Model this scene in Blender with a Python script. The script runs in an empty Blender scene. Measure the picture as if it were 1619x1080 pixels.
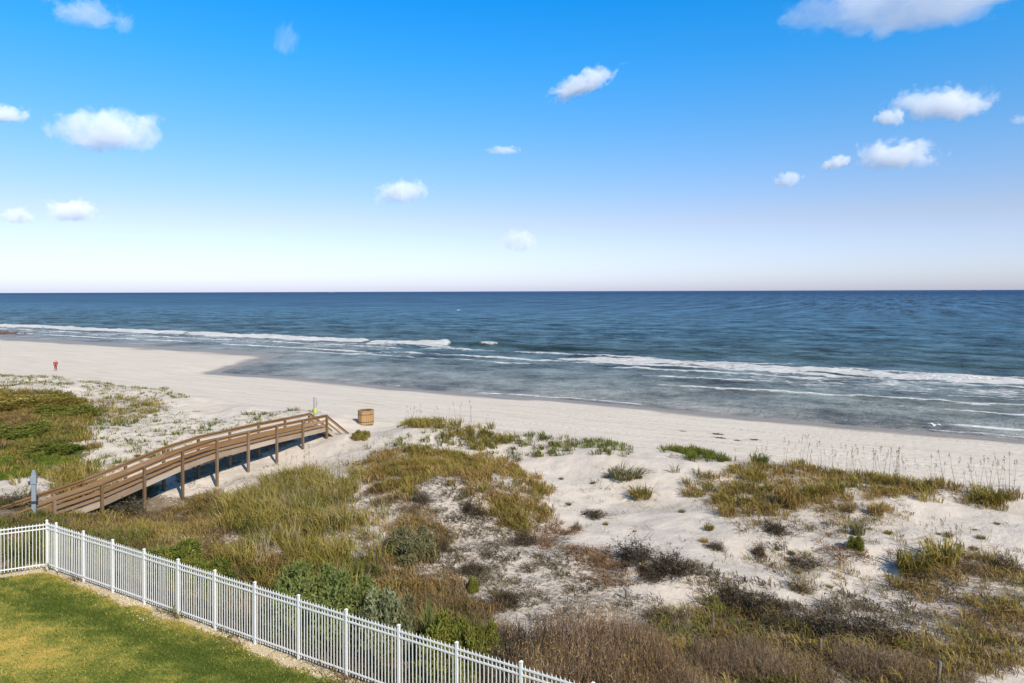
import bpy, math, random
import numpy as np
from mathutils import Vector, Matrix

random.seed(7)
RNG = np.random.default_rng(11)
SC = bpy.context.scene
COL = SC.collection

# ------------------------------------------------------------------ camera, sky, sun, exposure
CAM_Z, F, CX, CY, ROLL = 10.6, 1079.0, 809.5, 460.5, 0.0031
cam = bpy.data.cameras.new('camera')
cam.sensor_width = 36.0
cam.lens = 36.0 * F / 1619.0
cam.shift_y = -(540 - CY) / 1619.0
cam.clip_start, cam.clip_end = 0.1, 120000.0
camo = bpy.data.objects.new('camera', cam)
camo.location = (0, 0, CAM_Z)
camo.rotation_euler = (math.pi / 2, ROLL, 0)
COL.objects.link(camo)
SC.camera = camo

SUN_EL, SUN_ROT = math.radians(38), math.radians(146)
SUN_DIR = Vector((math.sin(SUN_ROT) * math.cos(SUN_EL), math.cos(SUN_ROT) * math.cos(SUN_EL), math.sin(SUN_EL)))
world = bpy.data.worlds.new('World')
SC.world = world
world.use_nodes = True
wn, wl = world.node_tree.nodes, world.node_tree.links
wn.clear()
w_out = wn.new('ShaderNodeOutputWorld')
w_bg = wn.new('ShaderNodeBackground')
w_sky = wn.new('ShaderNodeTexSky')
w_sky.sky_type = 'NISHITA'
w_sky.sun_disc = False
w_sky.sun_elevation = SUN_EL
w_sky.sun_rotation = SUN_ROT
w_sky.altitude = 0
w_sky.air_density = 1.0
w_sky.dust_density = 0.6
w_sky.ozone_density = 2.5
w_tc = wn.new('ShaderNodeTexCoord')
w_sep = wn.new('ShaderNodeSeparateXYZ')
wl.new(w_tc.outputs['Generated'], w_sep.inputs[0])
w_rmp = wn.new('ShaderNodeValToRGB')           # tint: bluer with elevation in view, near neutral above to cut blue fill
els = w_rmp.color_ramp.elements
els[0].position = 0.0;  els[0].color = (0.93, 0.99, 1.5, 1)
els[1].position = 0.85;  els[1].color = (0.85, 0.94, 1.0, 1)
for p, c in ((0.03, (0.92, 0.96, 1.35, 1)), (0.10, (0.94, 0.86, 1.02, 1)), (0.234, (0.46, 0.95, 1.28, 1)), (0.316, (0.21, 1.0, 1.5, 1)), (0.40, (0.06, 1.0, 1.65, 1))):
    e = els.new(p); e.color = c
wl.new(w_sep.outputs['Z'], w_rmp.inputs[0])
w_mul = wn.new('ShaderNodeMix'); w_mul.data_type = 'RGBA'; w_mul.blend_type = 'MULTIPLY'
w_mul.inputs['Factor'].default_value = 1.0
wl.new(w_sky.outputs[0], w_mul.inputs['A'])
wl.new(w_rmp.outputs[0], w_mul.inputs['B'])
wl.new(w_mul.outputs['Result'], w_bg.inputs['Color'])
w_bg.inputs['Strength'].default_value = 0.10
wl.new(w_bg.outputs[0], w_out.inputs[0])

sun = bpy.data.lights.new('sun', 'SUN')
sun.energy = 4.4
sun.angle = math.radians(0.55)
sun.color = (1.0, 0.92, 0.80)
suno = bpy.data.objects.new('sun', sun)
suno.rotation_euler = SUN_DIR.to_track_quat('Z', 'Y').to_euler()
COL.objects.link(suno)

vs = SC.view_settings
vs.view_transform = 'Standard'; vs.look = 'None'; vs.gamma = 1.0; vs.use_curve_mapping = False
vs.exposure = 0.55
SC.cycles.volume_bounces = 32
SC.cycles.volume_step_rate = 0.35
SC.cycles.volume_max_steps = 160
SC.cycles.max_bounces = 32
SC.cycles.diffuse_bounces = 4

# ------------------------------------------------------------------ helpers
UX, UY = 0.8730, -0.4877        # along the shore
NX, NY = 0.4877, 0.8730         # towards the sea
SHORE_ANG = math.atan2(UY, UX)
def ts(X, Y): return UX * X + UY * Y, NX * X + NY * Y
def wxy(t, s): return UX * t + NX * s, UY * t + NY * s

_TAB = np.random.default_rng(5).random((256, 256))
def vnoise(x, y):
    x = np.asarray(x, float); y = np.asarray(y, float)
    xi = np.floor(x).astype(np.int64); yi = np.floor(y).astype(np.int64)
    fx = x - xi; fy = y - yi
    fx = fx * fx * (3 - 2 * fx); fy = fy * fy * (3 - 2 * fy)
    a = _TAB[xi & 255, yi & 255]; b = _TAB[(xi + 1) & 255, yi & 255]
    c = _TAB[xi & 255, (yi + 1) & 255]; d = _TAB[(xi + 1) & 255, (yi + 1) & 255]
    return (a * (1 - fx) + b * fx) * (1 - fy) + (c * (1 - fx) + d * fx) * fy
def fbm(x, y, o=4):
    v = 0; a = 0.5; n = 0
    for i in range(o):
        v = v + a * vnoise(x * 2 ** i + 17.3 * i, y * 2 ** i + 5.1 * i); n += a; a *= 0.5
    return v / n
def sstep(a, b, x):
    q = np.clip((np.asarray(x, float) - a) / (b - a), 0, 1); return q * q * (3 - 2 * q)
def g2(t, s, t0, s0, rt, rs): return np.exp(-((t - t0) / rt) ** 2 - ((s - s0) / rs) ** 2)

def shore_edge(t):
    w = 2.0 * (fbm(np.asarray(t, float) / 17.0, 3.3, 3) - 0.5)
    return 77.0 + w * 2.0 + 29.5 * sstep(-99, -118.5, t + 1.5 * w) ** .8 

_S = np.array([-400, 13.9, 14.6, 17, 21, 26, 31, 36, 40.5, 43.8, 45.3, 47.5, 52, 60])
_Z = np.array([-0.06, -0.06, -0.14, -0.4, -0.7, -0.95, -0.9, -0.95, -0.75, -0.2, -0.15, -0.75, -1.95, -2.2])
_SF = np.linspace(-20, 60, 800)
_ZF = np.interp(_SF, _S, _Z)
_ZF = np.convolve(np.pad(_ZF, 12, mode='edge'), np.ones(25) / 25, mode='valid')
def H(X, Y):
    t, s = ts(np.asarray(X, float), np.asarray(Y, float))
    z = np.interp(s, _SF, _ZF)
    e = shore_edge(t)
    sp = 60 + (s - 60) * 17.0 / (e - 60)
    zb = np.interp(sp, [60, 70, 77, 85, 100, 130, 600, 1000], [-2.2, -2.62, -3.0, -3.35, -3.8, -4.8, -9, -9])
    z = np.where(s > 60, zb, z)
    dune = sstep(15, 19, s) * (1 - sstep(47, 53, s))
    z = z + dune * (fbm(t / 7.0 + 3, s / 5.0 + 8, 3) - 0.5) * 1.0
    z = z + dune * (fbm(t / 1.7, s / 1.7 + 4, 3) - 0.5) * 0.32
    # the walk's swale and the gap in the crest at the stairs
    z = z - 0.75 * g2(t, s, -38.5, 32, 5.5, 9) - 1.15 * g2(t, s, -39.0, 25, 6, 6)
    z = z - 1.1 * g2(t, s, -40, 45.5, 4.2, 4.0) - 0.7 * g2(t, s, -34, 22.5, 5, 4.5)
    z = z + 0.35 * g2(t, s, -37.2, 39.6, 1.5, 1.6)
    # hummocks and blowouts
    z = z + 0.95 * g2(t, s, -22, 31.5, 5.5, 5) + 0.6 * g2(t, s, -31, 42, 4, 3)
    z = z - 0.55 * g2(t, s, -14, 37, 5, 4.0) - 0.35 * g2(t, s, -3, 31, 4, 3.5) + 0.4 * g2(t, s, -8, 27.5, 5, 2)
    z = z + 1.7 * g2(t, s, -80, 38, 10, 7) + 0.4 * g2(t, s, -62, 36, 9, 6)
    beach = sstep(50, 54, s) * (1 - sstep(e - 6, e, s))
    z = z + beach * ((fbm(t / 9.0, s / 2.5, 3) - 0.5) * 0.16 + (fbm(t / 3.5, s / 0.8, 2) - 0.5) * 0.03)
    return z

def ray(px, py):
    return (px - CX) / F, (py - CY + ROLL * (px - CX)) / F
_YS = np.concatenate([np.arange(9, 130, 0.05), np.arange(130, 900, 0.5)])
def at(px, py):
    a, b = ray(px, py)
    hz = H(a * _YS, _YS)
    under = (CAM_Z - b * _YS) < hz
    i = int(np.argmax(under)) if under.any() else len(_YS) - 1
    Y = float(_YS[i])
    return a * Y, Y, float(hz[i])
def hz(x, y): return float(H(np.array([x]), np.array([y]))[0])
def poly_w(pts): return np.array([at(x, y)[:2] for x, y in pts])
def inside(P, X, Y):
    r = np.zeros(X.shape, bool); n = len(P); j = n - 1
    for i in range(n):
        xi, yi = P[i]; xj, yj = P[j]
        c = ((yi > Y) != (yj > Y)) & (X < (xj - xi) * (Y - yi) / ((yj - yi) + 1e-12) + xi)
        r ^= c; j = i
    return r
def warp(X, Y, amp):
    sc = 0.55
    return (X + amp * 2 * (fbm(X * sc + 9, Y * sc, 4) - 0.5) * 1.6, Y + amp * 2 * (fbm(X * sc, Y * sc + 31, 4) - 0.5) * 1.6)

# ---- mesh builders
def np_mesh(name, V, T, attrs=None, smooth=False, k=3):
    me = bpy.data.meshes.new(name)
    V = np.ascontiguousarray(V, np.float32); T = np.ascontiguousarray(T, np.int32)
    me.vertices.add(len(V)); me.vertices.foreach_set('co', V.ravel())
    me.loops.add(T.size); me.loops.foreach_set('vertex_index', T.ravel())
    me.polygons.add(len(T)); me.polygons.foreach_set('loop_start', np.arange(0, T.size, k, dtype=np.int32))
    if smooth: me.polygons.foreach_set('use_smooth', np.ones(len(T), bool))
    me.update(calc_edges=True)
    for n, a in (attrs or {}).items():
        at_ = me.attributes.new(n, 'FLOAT', 'POINT'); at_.data.foreach_set('value', np.ascontiguousarray(a, np.float32))
    return me
class MB:
    def __init__(s): s.v = []; s.f = []
    def add(s, vs, fs):
        o = len(s.v); s.v += [tuple(p) for p in vs]; s.f += [tuple(i + o for i in f) for f in fs]; return s
    def frame_box(s, c, ax, ay, az):     # half axes
        c, ax, ay, az = map(Vector, (c, ax, ay, az))
        vs = [c + i * ax + j * ay + k * az for k in (-1, 1) for j in (-1, 1) for i in (-1, 1)]
        return s.add(vs, [(0, 2, 3, 1), (4, 5, 7, 6), (0, 1, 5, 4), (2, 6, 7, 3), (0, 4, 6, 2), (1, 3, 7, 5)])
    def box(s, x0, x1, y0, y1, z0, z1):
        return s.frame_box(((x0 + x1) / 2, (y0 + y1) / 2, (z0 + z1) / 2), ((x1 - x0) / 2, 0, 0), (0, (y1 - y0) / 2, 0), (0, 0, (z1 - z0) / 2))
    def lathe(s, prof, n=16, c=(0, 0, 0)):
        vs = []
        for r, z in prof:
            for i in range(n):
                a = 2 * math.pi * i / n; vs.append((c[0] + r * math.cos(a), c[1] + r * math.sin(a), c[2] + z))
        fs = []
        for k in range(len(prof) - 1):
            for i in range(n):
                j = (i + 1) % n; fs.append((k * n + i, k * n + j, (k + 1) * n + j, (k + 1) * n + i))
        fs.append(tuple(range(n - 1, -1, -1))); fs.append(tuple((len(prof) - 1) * n + i for i in range(n)))
        return s.add(vs, fs)
    def mesh(s, name):
        me = bpy.data.meshes.new(name); me.from_pydata(s.v, [], s.f); me.update(); return me
def bevel(me, w=0.01, seg=1):
    import bmesh
    bm = bmesh.new(); bm.from_mesh(me)
    bmesh.ops.bevel(bm, geom=bm.edges[:], offset=w, segments=seg, affect='EDGES', clamp_overlap=True)
    bm.to_mesh(me); bm.free(); return me
def obj(name, me, mat=None, parent=None, loc=None, rot=None, scale=None):
    o = bpy.data.objects.new(name, me); COL.objects.link(o)
    if mat is not None and me is not None and not me.materials: me.materials.append(mat)
    if parent: o.parent = parent
    if loc is not None: o.location = loc
    if rot is not None: o.rotation_euler = rot
    if scale is not None: o.scale = scale
    return o
def tag(o, label=None, cat=None, group=None, kind=None):
    if label: o['label'] = label
    if cat: o['category'] = cat
    if group: o['group'] = group
    if kind: o['kind'] = kind
    return o
def thing(name, label, cat, loc=(0, 0, 0), rz=0.0, group=None):
    return tag(obj(name, None, loc=loc, rot=(0, 0, rz)), label, cat, group)
def copy_tree(root, loc, rz=0.0, scale=None, label=None):
    r = root.copy(); COL.objects.link(r); r.location = loc; r.rotation_euler = (0, 0, rz)
    if scale is not None: r.scale = scale
    if label: r['label'] = label
    for ch in list(root.children):
        c = ch.copy(); COL.objects.link(c); c.parent = r
        for g_ in list(ch.children):
            d = g_.copy(); COL.objects.link(d); d.parent = c
    return r

# ---- material builders
def newmat(name):
    m = bpy.data.materials.new(name); m.use_nodes = True
    nt = m.node_tree; nt.nodes.clear()
    out = nt.nodes.new('ShaderNodeOutputMaterial')
    return m, nt, out
class G:
    def __init__(s, nt): s.nt = nt
    def n(s, typ, **kw):
        nd = s.nt.nodes.new(typ)
        for k, v in kw.items(): setattr(nd, k, v)
        return nd
    def l(s, a, b): s.nt.links.new(a, b)
    def val(s, sock, v):
        if hasattr(v, 'is_linked') or hasattr(v, 'links'): s.l(v, sock)
        else: sock.default_value = v
    def math(s, op, a, b=0.0, c=None, clamp=False):
        nd = s.n('ShaderNodeMath', operation=op, use_clamp=clamp)
        s.val(nd.inputs[0], a); s.val(nd.inputs[1], b)
        if c is not None: s.val(nd.inputs[2], c)
        return nd.outputs[0]
    def mix(s, f, a, b, blend='MIX'):
        nd = s.n('ShaderNodeMix', data_type='RGBA', blend_type=blend)
        s.val(nd.inputs['Factor'], f); s.val(nd.inputs['A'], a); s.val(nd.inputs['B'], b)
        return nd.outputs['Result']
    def noise(s, vec, scale, detail=4, rough=0.55, dist=0.0):
        nd = s.n('ShaderNodeTexNoise'); nd.inputs['Scale'].default_value = scale; nd.inputs['Detail'].default_value = detail
        nd.inputs['Roughness'].default_value = rough; nd.inputs['Distortion'].default_value = dist
        if vec is not None: s.l(vec, nd.inputs['Vector'])
        return nd.outputs['Fac']
    def mapping(s, vec, scale=(1, 1, 1), loc=(0, 0, 0)):
        nd = s.n('ShaderNodeMapping'); nd.inputs['Scale'].default_value = scale; nd.inputs['Location'].default_value = loc
        s.l(vec, nd.inputs['Vector']); return nd.outputs[0]
    def ramp(s, f, stops, interp='LINEAR'):
        nd = s.n('ShaderNodeValToRGB'); nd.color_ramp.interpolation = interp
        el = nd.color_ramp.elements
        while len(el) < len(stops): el.new(0.5)
        for e, (p, c) in zip(el, stops): e.position = p; e.color = (*c, 1) if len(c) == 3 else c
        s.l(f, nd.inputs[0]); return nd.outputs[0]
    def smooth(s, f, a, b):
        nd = s.n('ShaderNodeMapRange', interpolation_type='SMOOTHSTEP'); s.val(nd.inputs['Value'], f)
        nd.inputs['From Min'].default_value = a; nd.inputs['From Max'].default_value = b
        return nd.outputs[0]
    def attr(s, name): return s.n('ShaderNodeAttribute', attribute_name=name).outputs['Fac']
    def bump(s, h, dist, strength=1.0, prev=None):
        nd = s.n('ShaderNodeBump'); nd.inputs['Distance'].default_value = dist; nd.inputs['Strength'].default_value = strength
        s.l(h, nd.inputs['Height'])
        if prev is not None: s.l(prev, nd.inputs['Normal'])
        return nd.outputs[0]

def blade_mat(name, stops, trans=0.3):
    m, nt, out = newmat(name); g = G(nt)
    r = g.attr('rnd')
    geo = g.n('ShaderNodeNewGeometry')
    nz = g.noise(geo.outputs['Position'], 0.35, 3)
    f = g.math('ADD', g.math('MULTIPLY', r, 0.7), g.math('MULTIPLY', g.math('SUBTRACT', nz, 0.35), 0.9), clamp=True)
    c = g.ramp(f, stops)
    d = g.n('ShaderNodeBsdfDiffuse'); g.l(c, d.inputs['Color'])
    t = g.n('ShaderNodeBsdfTranslucent'); g.l(c, t.inputs['Color'])
    ms = g.n('ShaderNodeMixShader'); ms.inputs[0].default_value = trans
    g.l(d.outputs[0], ms.inputs[1]); g.l(t.outputs[0], ms.inputs[2])
    g.l(ms.outputs[0], out.inputs[0])
    return m
def simple_mat(name, col, rough=0.6, var=0.15, scale=8.0, bumpd=0.0, metal=0.0, spec=0.3, obj_var=0.0, stretch=(1, 1, 1)):
    m, nt, out = newmat(name); g = G(nt)
    tc = g.n('ShaderNodeTexCoord'); v = g.mapping(tc.outputs['Object'], stretch)
    n = g.noise(v, scale, 5, 0.6)
    k = g.math('ADD', g.math('MULTIPLY', g.math('SUBTRACT', n, 0.5), var * 2.4), 1.0)
    if obj_var:
        oi = g.n('ShaderNodeObjectInfo')
        k = g.math('MULTIPLY', k, g.math('ADD', g.math('MULTIPLY', g.math('SUBTRACT', oi.outputs['Random'], 0.5), obj_var * 2), 1.0))
    hsv = g.n('ShaderNodeHueSaturation'); hsv.inputs['Color'].default_value = (*col, 1); g.l(k, hsv.inputs['Value'])
    p = g.n('ShaderNodeBsdfPrincipled'); g.l(hsv.outputs[0], p.inputs['Base Color'])
    p.inputs['Roughness'].default_value = rough; p.inputs['Metallic'].default_value = metal
    p.inputs['Specular IOR Level'].default_value = spec
    if bumpd: g.l(g.bump(n, bumpd), p.inputs['Normal'])
    g.l(p.outputs[0], out.inputs[0])
    return m

# ------------------------------------------------------------------ vegetation patches: where each kind of cover grows (ground outlines)
PATCH = dict(
    tall_olive=[(372, 775), (430, 745), (490, 735), (530, 760), (560, 800), (600, 850), (610, 900), (560, 915), (470, 905), (400, 880), (365, 830)],
    ridge_gold=[(560, 722), (640, 702), (720, 706), (770, 712), (830, 735), (866, 775), (855, 830), (832, 852), (795, 825), (765, 795), (735, 765), (700, 742), (650, 775), (600, 785), (570, 760)],
    mound_crest=[(640, 662), (700, 664), (780, 675), (812, 690), (770, 704), (722, 694), (700, 676), (648, 672)],
    mid_band=[(590, 705), (700, 690), (800, 690), (900, 694), (1000, 708), (1000, 720), (890, 722), (830, 732), (760, 712), (600, 720)],
    crest_green=[(1055, 712), (1100, 712), (1150, 724), (1145, 732), (1060, 728)],
    crest_right=[(1062, 752), (1110, 742), (1180, 732), (1260, 728), (1330, 740), (1420, 752), (1500, 762), (1600, 770), (1612, 785), (1560, 798), (1490, 782), (1440, 780), (1380, 786), (1310, 778), (1275, 800), (1245, 815), (1190, 800), (1130, 782), (1075, 772)],
    crest_spots=[(1300, 780), (1340, 785), (1360, 810), (1330, 830), (1300, 815)],
    crest_spots_b=[(1380, 785), (1440, 800), (1420, 820), (1390, 812)],
    right_low=[(1395, 892), (1440, 872), (1480, 862), (1540, 878), (1619, 885), (1660, 1000), (1619, 1080), (1500, 1080), (1480, 1010), (1430, 960), (1440, 925)],
    bottom_mix=[(1060, 960), (1130, 935), (1230, 980), (1330, 1005), (1450, 1000), (1490, 1030), (1500, 1090), (1000, 1090), (1010, 1000)],
    rust_strip=[(848, 838), (905, 838), (950, 878), (985, 915), (940, 918), (880, 880)],
    rust_pink=[(1278, 850), (1340, 858), (1385, 880), (1392, 905), (1340, 890), (1290, 868)],
    left_mix=[(70, 830), (150, 800), (250, 780), (360, 772), (385, 830), (410, 885), (300, 880), (180, 850), (100, 840)],
    left_sparse=[(200, 760), (330, 760), (430, 745), (520, 725), (560, 722), (570, 760), (480, 740), (400, 770), (300, 790)],
    mid_low=[(600, 790), (650, 790), (690, 850), (720, 920), (800, 960), (800, 1010), (700, 1000), (640, 930), (610, 890)],
    fence_back=[(80, 850), (180, 850), (300, 885), (420, 905), (560, 935), (660, 965), (800, 1010), (800, 1080), (640, 1080), (300, 960), (80, 890)],
    left_hill=[(-60, 620), (60, 612), (130, 625), (140, 660), (125, 690), (60, 698), (-60, 712)],
    left_orange=[(-40, 668), (30, 655), (52, 668), (45, 688), (10, 705), (-40, 715)],
    left_creeper=[(-40, 715), (60, 700), (130, 705), (140, 712), (110, 735), (60, 755), (-40, 760)],
    left_olive=[(70, 760), (110, 738), (165, 742), (170, 765), (110, 785), (60, 790)],
    left_band=[(120, 628), (200, 622), (270, 630), (270, 645), (200, 660), (140, 655)],
    left_rows=[(-60, 588), (20, 592), (120, 602), (260, 612), (300, 628), (250, 650), (200, 640), (100, 628), (-60, 615)],
    left_slope=[(150, 650), (250, 640), (300, 655), (340, 665), (450, 650), (500, 650), (470, 662), (300, 700), (200, 745), (130, 745), (150, 690)],
    corner_mix=[(-120, 860), (-120, 822), (60, 800), (160, 768), (260, 765), (250, 800), (200, 850), (80, 832)],
    thick_back=[(300, 850), (420, 880), (560, 900), (640, 900), (720, 940), (800, 985), (800, 1040), (660, 985), (560, 955), (420, 925), (300, 885)],
    sand_scrub=[(1110, 795), (1290, 800), (1440, 808), (1430, 855), (1380, 855), (1280, 845), (1180, 835)],
    sand_scrub_b=[(1150, 845), (1300, 855), (1300, 890), (1400, 905), (1425, 935), (1290, 940), (1230, 910), (1170, 905)],
    stair_mound=[(530, 690), (620, 690), (680, 700), (600, 728), (530, 735)],
)
SHIFT = dict(tall_olive=20, ridge_gold=9, mound_crest=5, crest_right=9, left_hill=7, left_mix=8, left_band=6, right_low=8)
PW = {k: poly_w([(x, y + SHIFT.get(k, 0)) for x, y in v]) for k, v in PATCH.items()}
OPEN0 = [poly_w(p) for p in ([(860, 740), (1000, 740), (1060, 790), (1200, 830), (1280, 840), (1270, 940), (1100, 880), (960, 840), (860, 800)], [(1280, 820), (1600, 820), (1600, 870), (1400, 860), (1440, 940), (1300, 950), (1270, 900)], [(160, 660), (330, 665), (280, 700), (190, 740)])]
SPECK = poly_w([(560, 745), (640, 745), (730, 760), (800, 830), (880, 880), (980, 930), (1060, 960), (1010, 1010), (900, 985), (780, 960), (700, 900), (640, 850), (590, 800)])
SPECK2 = poly_w([(1060, 890), (1180, 930), (1290, 960), (1420, 940), (1440, 985), (1240, 1000), (1090, 960)])
SPECK3 = poly_w([(240, 780), (380, 745), (470, 730), (440, 700), (330, 745), (230, 770)])

# ------------------------------------------------------------------ materials of the setting
def sand_material():
    m, nt, out = newmat('dune_sand'); g = G(nt)
    tc = g.n('ShaderNodeTexCoord'); o = tc.outputs['Object']
    wet, lit, dry = g.attr('wet'), g.attr('litter'), g.attr('beach')
    big = g.noise(o, 0.22, 4); mid = g.noise(o, 1.6, 5, 0.6); fine = g.noise(o, 14.0, 4, 0.7)
    strk = g.noise(g.mapping(o, (0.12, 1.3, 1)), 1.0, 5, 0.6)
    dune = g.ramp(g.math('ADD', g.math('MULTIPLY', big, 0.6), g.math('MULTIPLY', mid, 0.4)), [(0.3, (0.44, 0.37, 0.295)), (0.7, (0.585, 0.50, 0.41))])
    bch = g.ramp(g.math('ADD', g.math('MULTIPLY', strk, 0.75), g.math('MULTIPLY', mid, 0.25)), [(0.28, (0.43, 0.35, 0.27)), (0.45, (0.54, 0.46, 0.365)), (0.72, (0.61, 0.525, 0.425))])
    c = g.mix(dry, dune, bch)
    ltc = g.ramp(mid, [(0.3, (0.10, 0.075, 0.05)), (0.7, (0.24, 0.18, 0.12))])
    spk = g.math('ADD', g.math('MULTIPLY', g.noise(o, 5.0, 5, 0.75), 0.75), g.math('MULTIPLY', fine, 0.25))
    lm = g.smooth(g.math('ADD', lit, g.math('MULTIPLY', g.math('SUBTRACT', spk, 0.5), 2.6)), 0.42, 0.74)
    c = g.mix(lm, c, ltc)  # litter colour, and the shade painted along the boardwalk
    wc = g.ramp(strk, [(0.3, (0.20, 0.165, 0.125)), (0.7, (0.30, 0.25, 0.195))])
    c = g.mix(wet, c, wc)
    p = g.n('ShaderNodeBsdfPrincipled'); g.l(c, p.inputs['Base Color'])
    g.l(g.math('SUBTRACT', 0.92, g.math('MULTIPLY', wet, 0.45)), p.inputs['Roughness'])
    p.inputs['Specular IOR Level'].default_value = 0.25
    h1 = g.math('ADD', g.math('MULTIPLY', mid, 0.7), g.math('MULTIPLY', fine, 0.22))
    b = g.bump(h1, 0.22, 0.75)
    # rows of tyre and foot prints along the beach
    sep = g.n('ShaderNodeSeparateXYZ'); g.l(o, sep.inputs[0])
    wob = g.math('MULTIPLY', g.noise(g.mapping(o, (0.05, 0.02, 1)), 1.0, 2), 3.0)
    ss = g.math('ADD', sep.outputs['Y'], wob)
    lines = g.math('POWER', g.math('ABSOLUTE', g.math('SINE', g.math('MULTIPLY', ss, 1.55))), 40.0)
    dots = g.smooth(g.math('SINE', g.math('ADD', g.math('MULTIPLY', sep.outputs['X'], 9.0), g.math('MULTIPLY', mid, 5.0))), -0.2, 0.9)
    trk = g.math('MULTIPLY', g.math('MULTIPLY', lines, dots), g.math('MULTIPLY', dry, g.smooth(g.noise(g.mapping(o, (0.03, 0.2, 1)), 1.0, 3), 0.46, 0.6)))
    b = g.bump(g.math('MULTIPLY', trk, -1.0), 0.07, 0.8, b)
    ft = g.n('ShaderNodeTexVoronoi'); ft.inputs['Scale'].default_value = 1.3; g.l(o, ft.inputs['Vector'])
    pits = g.math('MULTIPLY', g.math('SUBTRACT', 1.0, g.smooth(ft.outputs['Distance'], 0.05, 0.32)), g.smooth(g.noise(g.mapping(o, (0.10, 0.22, 1)), 1.0, 3), 0.48, 0.62))
    b = g.bump(g.math('MULTIPLY', pits, -1.0), 0.05, 0.4, b)
    b = g.bump(g.math('MULTIPLY', strk, dry), 0.25, 0.7, b)
    g.l(b, p.inputs['Normal']); g.l(p.outputs[0], out.inputs[0])
    return m

def axis(parts):
    a = [parts[0][0]]
    for lo, hi, d in parts:
        n = max(1, int(round((hi - lo) / d))); a += list(lo + (hi - lo) * np.arange(1, n + 1) / n)
    return np.array(a)
def grid_faces(nx, ny):
    i = np.arange(nx - 1)[None, :] + np.arange(ny - 1)[:, None] * nx
    return np.stack([i, i + 1, i + nx + 1, i + nx], -1).reshape(-1, 4)

# terrain: dunes and beach in one sheet
ta = axis([(-3000, -1000, 200), (-1000, -300, 35), (-300, -115, 3.0), (-115, -60, 0.5), (-60, 22, 0.22), (22, 60, 1.0), (60, 300, 12), (300, 3000, 200)])
sa = axis([(-300, -20, 40), (-20, 12, 1.0), (12, 50, 0.22), (50, 84, 0.4), (84, 112, 0.8), (112, 200, 8), (200, 800, 100)])
TT, SS = np.meshgrid(ta, sa)
XX, YY = wxy(TT, SS)
ZZ = H(XX, YY)
lit = np.zeros(XX.shape)
wX, wY = warp(XX, YY, 1.3)
LW = dict(tall_olive=.75, ridge_gold=.55, mound_crest=.55, mid_band=.3, crest_green=.6, crest_right=.55, crest_spots=.55, crest_spots_b=.55, right_low=.62, bottom_mix=.9, rust_strip=.8, rust_pink=.6,
          left_mix=.72, corner_mix=.95, thick_back=.9, left_sparse=.42, mid_low=.66, fence_back=.95, left_hill=.95, left_creeper=.9, left_olive=.9, left_band=.6, left_rows=.12, left_slope=.18, stair_mound=.1)
for k, w in LW.items(): lit = np.maximum(lit, inside(PW[k], wX, wY) * w)
FZ0 = np.array([wxy(t_, s_) for t_, s_ in ((-29, 14.3), (6, 14.3), (6, 18.5), (-29, 18.0))])
lit = np.maximum(lit, inside(FZ0, XX, YY) * .95)
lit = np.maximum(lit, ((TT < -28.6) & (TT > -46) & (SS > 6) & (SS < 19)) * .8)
lit = np.maximum(lit, .9 * (np.abs(TT + 42.6 + 1.2 * (fbm(SS / 2., TT * 0 + 1, 3) - .5)) < 1.6) * (SS < 38.8) * (SS > 29))  # brown strip where the deck's shadow falls: shade put into the sand colour
for P_, w in ((SPECK, .5), (SPECK2, .5), (SPECK3, .3)): lit = np.maximum(lit, inside(P_, wX, wY) * w)
lit = lit * (.55 + .9 * fbm(XX * 1.6, YY * 1.6, 3))
for _ in range(5):
    q = np.pad(lit, 1, mode='edge'); lit = (q[1:-1, 1:-1] * 2 + q[:-2, 1:-1] + q[2:, 1:-1] + q[1:-1, :-2] + q[1:-1, 2:]) / 6
EE = shore_edge(TT)
wet = sstep(EE - 3.6, EE - 2.2, SS + 3.5 * (fbm(TT / 6.0, SS / 4.0, 3) - 0.5))
wet = np.maximum(wet, sstep(-2.78, -2.9, ZZ) * (SS > 60))
# the dark drained flank of the spit
flank = sstep(2.8, 0.6, EE - SS + 3 * (fbm(TT / 5, SS / 5, 3) - .5)) * (TT < -99) * (TT > -122)
wet = np.maximum(wet, flank)
bch = sstep(47.5, 51.5, SS + 2 * (fbm(TT / 4., SS / 4., 3) - .5))
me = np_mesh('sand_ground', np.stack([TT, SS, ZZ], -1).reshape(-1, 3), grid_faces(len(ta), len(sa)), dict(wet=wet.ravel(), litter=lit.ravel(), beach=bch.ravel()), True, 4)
tag(obj('sand_ground', me, sand_material(), rot=(0, 0, SHORE_ANG)), kind='structure')

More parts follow.
